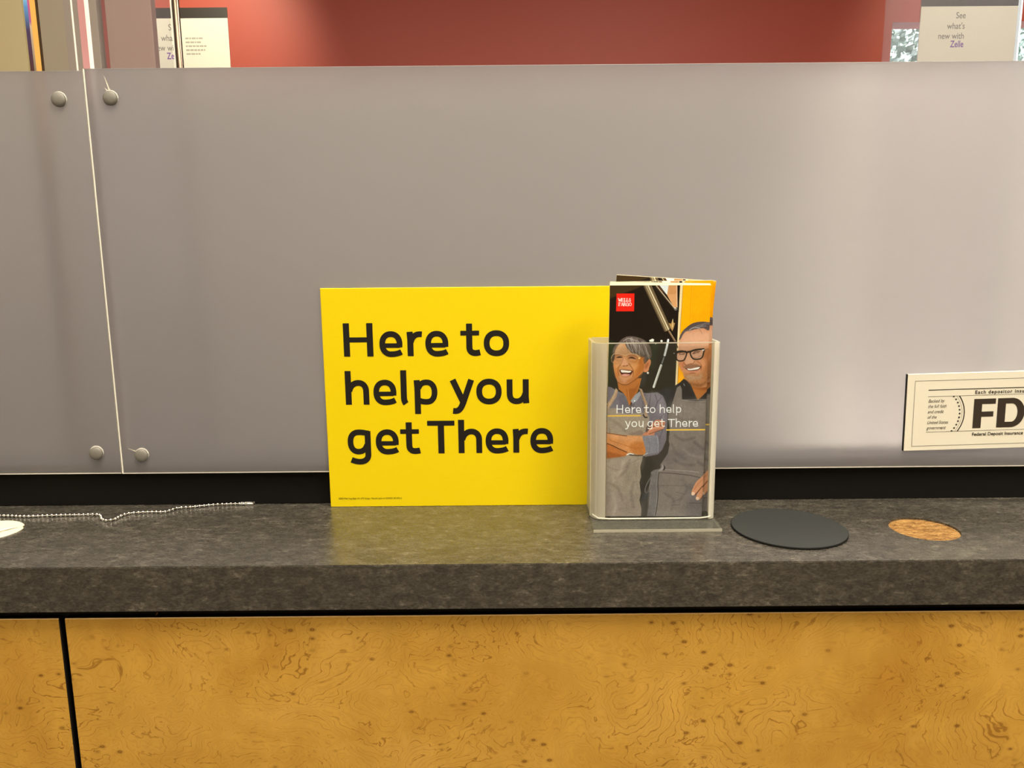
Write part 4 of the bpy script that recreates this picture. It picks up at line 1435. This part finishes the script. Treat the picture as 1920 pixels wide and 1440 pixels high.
for p_ in (((600, 210), (640, 310), (700, 410), (770, 480)), ((700, 250), (720, 340), (770, 440)), ((820, 250), (850, 350), (850, 470)), ((930, 280), (945, 380), (940, 500)), ((660, 110), (800, 150), (930, 190)), ((500, 180), (600, 110), (720, 90))):
    line(Fz(*p_), 0.9, (186, 172, 160), 0.8, True, 0.8)
for k in range(26):
    a = RNG.random()
    line(Fz((230 + 60 * a, 480 - 60 * a), (270 + 80 * a, 360 - 60 * a), (420 + 60 * a, 210 - 30 * a)), 0.6, [(70, 58, 50), (136, 120, 106)][k % 2], 0.7, True, 0.5)
fill(Fz((230, 560), (280, 525), (275, 620), (255, 700), (225, 720), (200, 650)), (74, 62, 52), 1.2)
# ear and ear ring
fill(Fz((1050, 930), (1065, 830), (1120, 760), (1190, 670), (1240, 680), (1252, 740), (1245, 800), (1210, 890), (1190, 975), (1120, 1015), (1060, 1000)), (206, 134, 90), 1.0)
fill(Fz((1085, 880), (1120, 800), (1180, 740), (1190, 820), (1150, 900), (1110, 920)), (160, 92, 54), 3, op=0.8)
line(Fz((1040, 800), (1050, 880), (1030, 980)), 1.3, (130, 74, 36), 1.4, op=0.7)
dot(Fz((1176, 1035)), 2.1, (206, 198, 178)); dot(Fz((1168, 1024)), 0.9, (250, 246, 232))
line(Fz((1150, 1070), (1180, 1080), (1205, 1065)), 0.9, (20, 16, 12), 0.8)
fill(Fz((900, 620), (1045, 640), (1065, 860), (1010, 1030), (900, 1150), (860, 1000), (930, 820)), (176, 100, 40), 8, op=0.75)
fill(Fz((300, 1060), (340, 1040), (420, 1200), (520, 1300), (460, 1320), (360, 1240)), (176, 106, 56), 6, op=0.7)
fill(Fz((640, 1230), (760, 1160), (880, 1090), (840, 1190), (720, 1280), (560, 1335)), (170, 98, 42), 6, op=0.7)
fill(Fz((300, 420), (360, 320), (450, 260), (420, 400), (320, 520)), (206, 162, 122), 7, op=0.8)
fill(Fz((300, 530), (470, 540), (480, 640), (300, 690), (280, 620)), (176, 116, 74), 4, op=0.6)
fill(Fz((620, 560), (880, 560), (900, 680), (760, 700), (640, 690)), (176, 114, 70), 4, op=0.6)
for xx, yy_ in ((900, 700), (930, 740), (910, 760), (880, 690)):
    line(Fz((xx, yy_), (xx + 90, yy_ + 10 + (yy_ - 700) * 0.6)), 0.5, (150, 86, 40), 0.8, False, 0.5)
# brows, eyes
line(Fz((300, 560), (380, 540), (470, 560)), 1.4, (150, 104, 74), 1.2, op=0.8)
line(Fz((640, 580), (740, 560), (840, 590)), 1.4, (140, 96, 68), 1.2, op=0.8)
fill(Fz((322, 628), (350, 604), (400, 588), (460, 600), (480, 622), (420, 626), (370, 630)), (58, 36, 26), 1.2)
fill(Fz((640, 645), (690, 608), (740, 600), (790, 618), (850, 668), (780, 650), (700, 640)), (60, 38, 26), 1.2)
line(Fz((330, 650), (400, 655), (470, 645)), 0.9, (222, 170, 128), 1.0, op=0.8)
line(Fz((690, 665), (770, 680), (840, 685)), 0.9, (222, 170, 124), 1.0, op=0.8)
line(Fz((330, 700), (400, 715), (460, 700)), 0.8, (160, 104, 64), 1.0, op=0.6)
line(Fz((660, 720), (760, 740), (850, 720)), 0.8, (160, 104, 62), 1.0, op=0.6)
# nose
fill(Fz((500, 640), (560, 640), (600, 740), (640, 800), (630, 845), (560, 855), (500, 850), (445, 810), (460, 760)), (216, 156, 116), 4)
line(Fz((500, 640), (480, 720), (440, 800)), 1.0, (158, 98, 56), 1.3, op=0.8)
line(Fz((610, 660), (640, 740), (650, 800)), 1.0, (158, 98, 56), 1.3, op=0.7)
line(Fz((500, 845), (550, 850), (600, 845), (640, 830)), 1.1, (126, 66, 36), 0.9)
dot(Fz((525, 850)), 0.9, (96, 46, 26)); dot(Fz((610, 838)), 0.9, (96, 46, 26))
# smile folds and mouth
line(Fz((430, 820), (370, 900), (375, 1000), (395, 1110)), 1.4, (142, 80, 34), 1.2, op=0.85)
line(Fz((660, 780), (720, 870), (775, 950), (785, 1050), (770, 1140)), 1.4, (142, 80, 34), 1.2, op=0.85)
fill(Fz((405, 965), (470, 945), (600, 955), (720, 970), (772, 985), (745, 1045), (690, 1100), (610, 1118), (520, 1108), (455, 1070)), (76, 26, 20), 0.9)
fill(Fz((440, 962), (520, 958), (620, 975), (725, 985), (700, 1020), (640, 1030), (560, 1025), (470, 1022)), (242, 230, 210), 0.9)
for x in (500, 550, 600, 650):
    line(Fz((x, 975), (x + 2, 1022)), 0.3, (200, 180, 160), 0.6, False, 0.5)
fill(Fz((465, 1090), (540, 1058), (640, 1068), (695, 1078), (650, 1112), (560, 1125), (500, 1115)), (212, 146, 126), 0.9)
line(Fz((430, 1090), (520, 1140), (640, 1140), (720, 1090)), 1.1, (168, 104, 76), 1.2, op=0.8)
line(Fz((400, 950), (520, 930), (640, 945), (780, 975)), 0.9, (170, 104, 74), 1.0, op=0.8)
# thin gilt glasses
G1 = (206, 172, 132)
line(Fz((185, 640), (205, 575), (265, 522), (400, 522), (470, 548), (580, 560), (650, 528), (760, 516), (850, 535), (910, 590), (935, 655)), 1.2, G1, 0.7)
line(Fz((180, 640), (186, 700), (230, 760), (320, 800), (410, 792), (455, 730), (485, 650)), 0.9, (188, 148, 106), 0.8, op=0.9)
line(Fz((600, 645), (640, 735), (720, 792), (820, 800), (895, 745), (930, 665)), 0.9, (192, 150, 104), 0.8, op=0.9)
line(Fz((940, 640), (1045, 640)), 2.6, (188, 104, 26), 0.8, False)
line(Fz((930, 640), (955, 630)), 2.2, (246, 216, 140), 0.8, False)
line(Fz((1040, 610), (1150, 600)), 1.0, (120, 106, 96), 1.0, False, 0.7)

# folds and weave of the aprons
for a, b, c, w, col, op in (((300, 900), (380, 960), (420, 1060), 3.0, (128, 112, 98), 0.45), ((480, 700), (440, 800), (360, 860), 3.0, (126, 110, 98), 0.5), ((520, 900), (500, 1000), (520, 1120), 3.5, (130, 114, 102), 0.5),
                            ((330, 1000), (360, 1100), (340, 1190), 2.5, (172, 154, 138), 0.4), ((420, 720), (400, 800), (330, 900), 2.0, (176, 158, 140), 0.45), ((300, 330), (380, 380), (440, 440), 2.5, (134, 118, 102), 0.45),
                            ((880, 480), (960, 520), (1060, 500), 3.0, (108, 98, 92), 0.55), ((1060, 540), (1140, 600), (1200, 590), 3.5, (100, 90, 88), 0.55), ((860, 560), (900, 640), (980, 690), 3.0, (106, 96, 92), 0.5),
                            ((960, 600), (1040, 660), (1160, 680), 2.5, (142, 130, 122), 0.45), ((880, 700), (960, 740), (1060, 745), 2.5, (104, 94, 90), 0.5), ((1100, 720), (1160, 760), (1210, 770), 3.0, (98, 88, 86), 0.55),
                            ((800, 1000), (880, 1060), (860, 1150), 2.5, (106, 96, 90), 0.4), ((960, 880), (1000, 960), (940, 1060), 3.0, (106, 97, 90), 0.4), ((900, 300), (960, 340), (1060, 330), 2.5, (110, 99, 90), 0.4), ((1000, 400), (1080, 420), (1160, 400), 2.5, (110, 99, 90), 0.4)):
    line(Bz(a, b, c), w, np.array(col) * (0.92 if col[0] < 136 else 1.04), 6.5, True, min(1, op * 1.5))
# --- cloth and print grain
mask = np.clip((UY - 735) / 20, 0, 1)
N1 = smooth_noise(9, 1.3)
wv = (N1 - 0.5) * 0.10 + (N2 - 0.5) * 0.10 + (N5 - 0.5) * 0.04 + (N12 - 0.5) * 0.05 + (N40 - 0.5) * 0.08
IMG *= (1 + (wv * (0.45 + 0.55 * mask)))[..., None]
IMG[:] = np.clip(128 + (IMG - 128) * 1.06 - 3, 0, 255)
# --- headline and rules
def words(txt, adv, x0, y0, k, a0=0):
    for c_, ax in zip(txt, adv):
        if ax is None:
            continue
        for path, w in GLYPH[c_]:
            line(np.array([(x0 + (ax - a0 + a) * k, y0 - b * k) for a, b in path]), 1.55, (255, 248, 234), 0.8, False)
KB = 14.9 / 205
words('Here to', LINES[0][1], 1153.4, 777.2, KB)
words('help', LINES[1][1][:4], 1234.4, 776.8, KB)
words('you', LINES[1][1][5:], 1170.0, 803.6, KB, 640)
words('get', LINES[2][1][:3], 1212.0, 803.4, KB)
words('There', LINES[2][1][4:], 1251.0, 803.2, KB, 492)
line(np.array([(1130, 782.6), (1198.6, 782.2)]), 2.5, (236, 184, 72), 0.8, False)
line(np.array([(1248.6, 809.2), (1330, 808.8)]), 2.5, (246, 196, 70), 0.8, False)

IMG = np.clip(IMG, 0, 255) / 255.0
LIN = np.where(IMG <= 0.04045, IMG / 12.92, ((IMG + 0.055) / 1.055) ** 2.4)

BW, BH = 0.0897, 0.2136
gx = np.tile(np.linspace(0, BW, GW), GH)
gz = np.repeat(np.linspace(BH, 0, GH), GW)
co = np.stack([gx, np.full_like(gx, -0.0001), gz], 1).astype(np.float32)
cover_me = bpy.data.meshes.new('cover')
idx = np.arange(GW * GH).reshape(GH, GW)
quads = np.stack([idx[:-1, :-1], idx[1:, :-1], idx[1:, 1:], idx[:-1, 1:]], -1).reshape(-1, 4)
cover_me.vertices.add(len(co))
cover_me.vertices.foreach_set('co', co.ravel())
cover_me.loops.add(quads.size)
cover_me.loops.foreach_set('vertex_index', quads.ravel().astype(np.int32))
cover_me.polygons.add(len(quads))
cover_me.polygons.foreach_set('loop_start', np.arange(0, quads.size, 4, dtype=np.int32))
cover_me.update(calc_edges=True)
att = cover_me.color_attributes.new('print', 'FLOAT_COLOR', 'POINT')
rgba = np.ones((GW * GH, 4), np.float32)
rgba[:, :3] = LIN.reshape(-1, 3)
att.data.foreach_set('color', rgba.ravel())
M_print = new_mat('glossy_print', (0.5, 0.5, 0.5), 0.40, 0.22)
q = NT(M_print)
an = q.n('ShaderNodeAttribute', attribute_name='print')
PRINT_GAIN = (0.96, 1.14, 1.42)
q.l(q.mix(1.0, an.outputs['Color'], PRINT_GAIN, 'MULTIPLY'), q.b.inputs['Base Color'])
cover_me.materials.append(M_print)


def brochure(label, loc, ry=0.0, rz=0.0):
    e = empty('brochure', loc)
    e.rotation_euler = (0, ry, rz)
    tag(e, label, 'brochure', 'brochures in the clear holder')
    o = bpy.data.objects.new('cover', cover_me)
    COL.objects.link(o)
    o.parent = e
    box('leaves', (0.0, BW, 0.0, 0.0011, 0, BH + 0.0004), M_cream, e)
    return e


BX, BY, BZ = 0.0860, -0.0500, 1.0745
front = brochure('front brochure with two smiling people in aprons, fully visible in holder', (BX, BY, BZ), ry=math.radians(-0.35) * -1)
bm = box_bm(0.0002, BW - 0.0005, 0.0012, 0.0016, 0.01, BH)
for v in bm.verts:
    if v.co.z > 0.1:
        v.co.z = BH + (0.0034 if v.co.x < 0.04 else 0.0016)
from_bm('inner_leaf', bm, M_cream, front)
brochure('second brochure, peeking out right behind the front one', (BX + 0.0058, BY + 0.0034, BZ + 0.0026), ry=math.radians(-0.55))
brochure('third brochure, a thin orange sliver at the right of the stack', (BX + 0.0058, BY + 0.0056, BZ + 0.0024), ry=math.radians(-0.2))
brochure('fourth brochure, outermost orange edge at the top right of the stack', (BX + 0.0040, BY + 0.0078, BZ + 0.0020), ry=math.radians(0.55))
brochure('rearmost brochure, tilted and sticking up behind the others', (BX - 0.0062, BY + 0.0110, BZ + 0.0092), ry=math.radians(4.0))

# ------------------------------------------------------------------ clear brochure holder
HX0, HX1, HYF, HYB, HZ1 = 0.0725, 0.1865, -0.0560, -0.0110, 1.2372
holder = empty('brochure_holder', ((HX0 + HX1) / 2, -0.045, CT))
tag(holder, 'clear acrylic brochure holder standing on the countertop against the yellow sign', 'brochure holder')
hb = Vector(holder.location)


def hbox(name, b, mat, bev=0.0):
    x0, x1, y0, y1, z0, z1 = b
    return box(name, (x0 - hb.x, x1 - hb.x, y0 - hb.y, y1 - hb.y, z0 - hb.z, z1 - hb.z), mat, holder, bev=bev)


TH = 0.0022
hbox('base_plate', (HX0 - 0.0008, HX1 + 0.0002, -0.0800, HYB + 0.004, CT, CT + 0.0028), M_base, 0.0004)
hbox('base_rim', (HX0 - 0.0008, HX1 + 0.0002, -0.0803, -0.0799, CT + 0.0001, CT + 0.0027), M_milky)
hbox('back_panel', (HX0 + 0.003, HX1 - 0.003, HYB - TH, HYB, CT + 0.003, HZ1 + 0.0006), M_milky)
RB = 0.0135


def bend(name, cx, sgn, r_left, mat):
    """rounded upright corner between front and side"""
    v, f = [], []
    nn = 12
    for k in range(nn + 1):
        a = math.radians(270 - 90 * k / nn) if sgn < 0 else math.radians(270 + 90 * k / nn)
        for rr in (r_left, r_left - TH):
            for z in (CT + 0.0034, HZ1):
                v.append((cx + rr * math.cos(a) - hb.x, HYF + r_left + rr * math.sin(a) - hb.y, z - hb.z))
    for k in range(nn):
        b, c = 4 * k, 4 * k + 4
        f += [(b, b + 1, c + 1, c), (b + 2, c + 2, c + 3, b + 3), (b + 1, b + 3, c + 3, c + 1), (b, c, c + 2, b + 2)]
    f += [(0, 2, 3, 1), (4 * nn, 4 * nn + 1, 4 * nn + 3, 4 * nn + 2)]
    return mesh(name, v, f, mat, holder, smooth=False)


RL, RR = 0.0125, 0.0060
bend('left_bend', HX0 + RL, -1, RL, M_milky)
bend('right_bend', HX1 - RR, 1, RR, M_bright_edge)
hbox('side_wall', (HX0, HX0 + TH, HYF + RL, HYB, CT + 0.0034, HZ1), M_milky)
hbox('side_wall', (HX1 - TH, HX1, HYF + RR, HYB, CT + 0.0034, HZ1), M_bright_edge)
hbox('side_rim', (HX0 - 0.0004, HX0 + 0.0012, HYF + 0.012, HYF + 0.0135, CT + 0.0034, HZ1), M_bright_edge)
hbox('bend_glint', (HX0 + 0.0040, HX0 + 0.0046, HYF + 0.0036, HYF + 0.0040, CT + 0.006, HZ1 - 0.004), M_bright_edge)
hbox('front_panel', (HX0 + RL, HX1 - RR, HYF, HYF + TH, CT + 0.0046, HZ1 - 0.0004), M_clear)
hbox('front_rim', (HX0 + RL, HX1 - RR, HYF - 0.0001, HYF + TH, HZ1 - 0.0004, HZ1 + 0.0004), M_milky)
hbox('pocket_floor', (HX0 + 0.004, HX1 - 0.004, HYF + TH, HYB - TH, CT + 0.0030, CT + 0.0042), M_clear)
# bright moulded bend along the foot of the pocket
bm = bmesh.new()
prev = None
path = [(HX0 + 0.0006, HYF + 0.012, 0.012), (HX0 + 0.001, HYF + 0.0045, 0.0072), (HX0 + 0.006, HYF - 0.0002, 0.0050), (HX0 + 0.016, HYF - 0.0006, 0.0044),
        ((HX0 + HX1) / 2, HYF - 0.0006, 0.0044), (HX1 - 0.014, HYF - 0.0006, 0.0046), (HX1 - 0.005, HYF - 0.0002, 0.0056), (HX1 - 0.0008, HYF + 0.005, 0.0085), (HX1 - 0.0004, HYF + 0.012, 0.013)]
for (x, y, z) in path:
    ring = [bm.verts.new((x - hb.x, y - hb.y + 0.0007 * math.cos(a), z + 0.0007 * math.sin(a))) for a in np.linspace(0, 2 * math.pi, 8, endpoint=False)]
    if prev:
        for j in range(8):
            bm.faces.new((prev[j], prev[(j + 1) % 8], ring[(j + 1) % 8], ring[j]))
    prev = ring
from_bm('foot_bend', bm, M_bright_edge, holder, smooth=True)

bpy.context.view_layer.update()
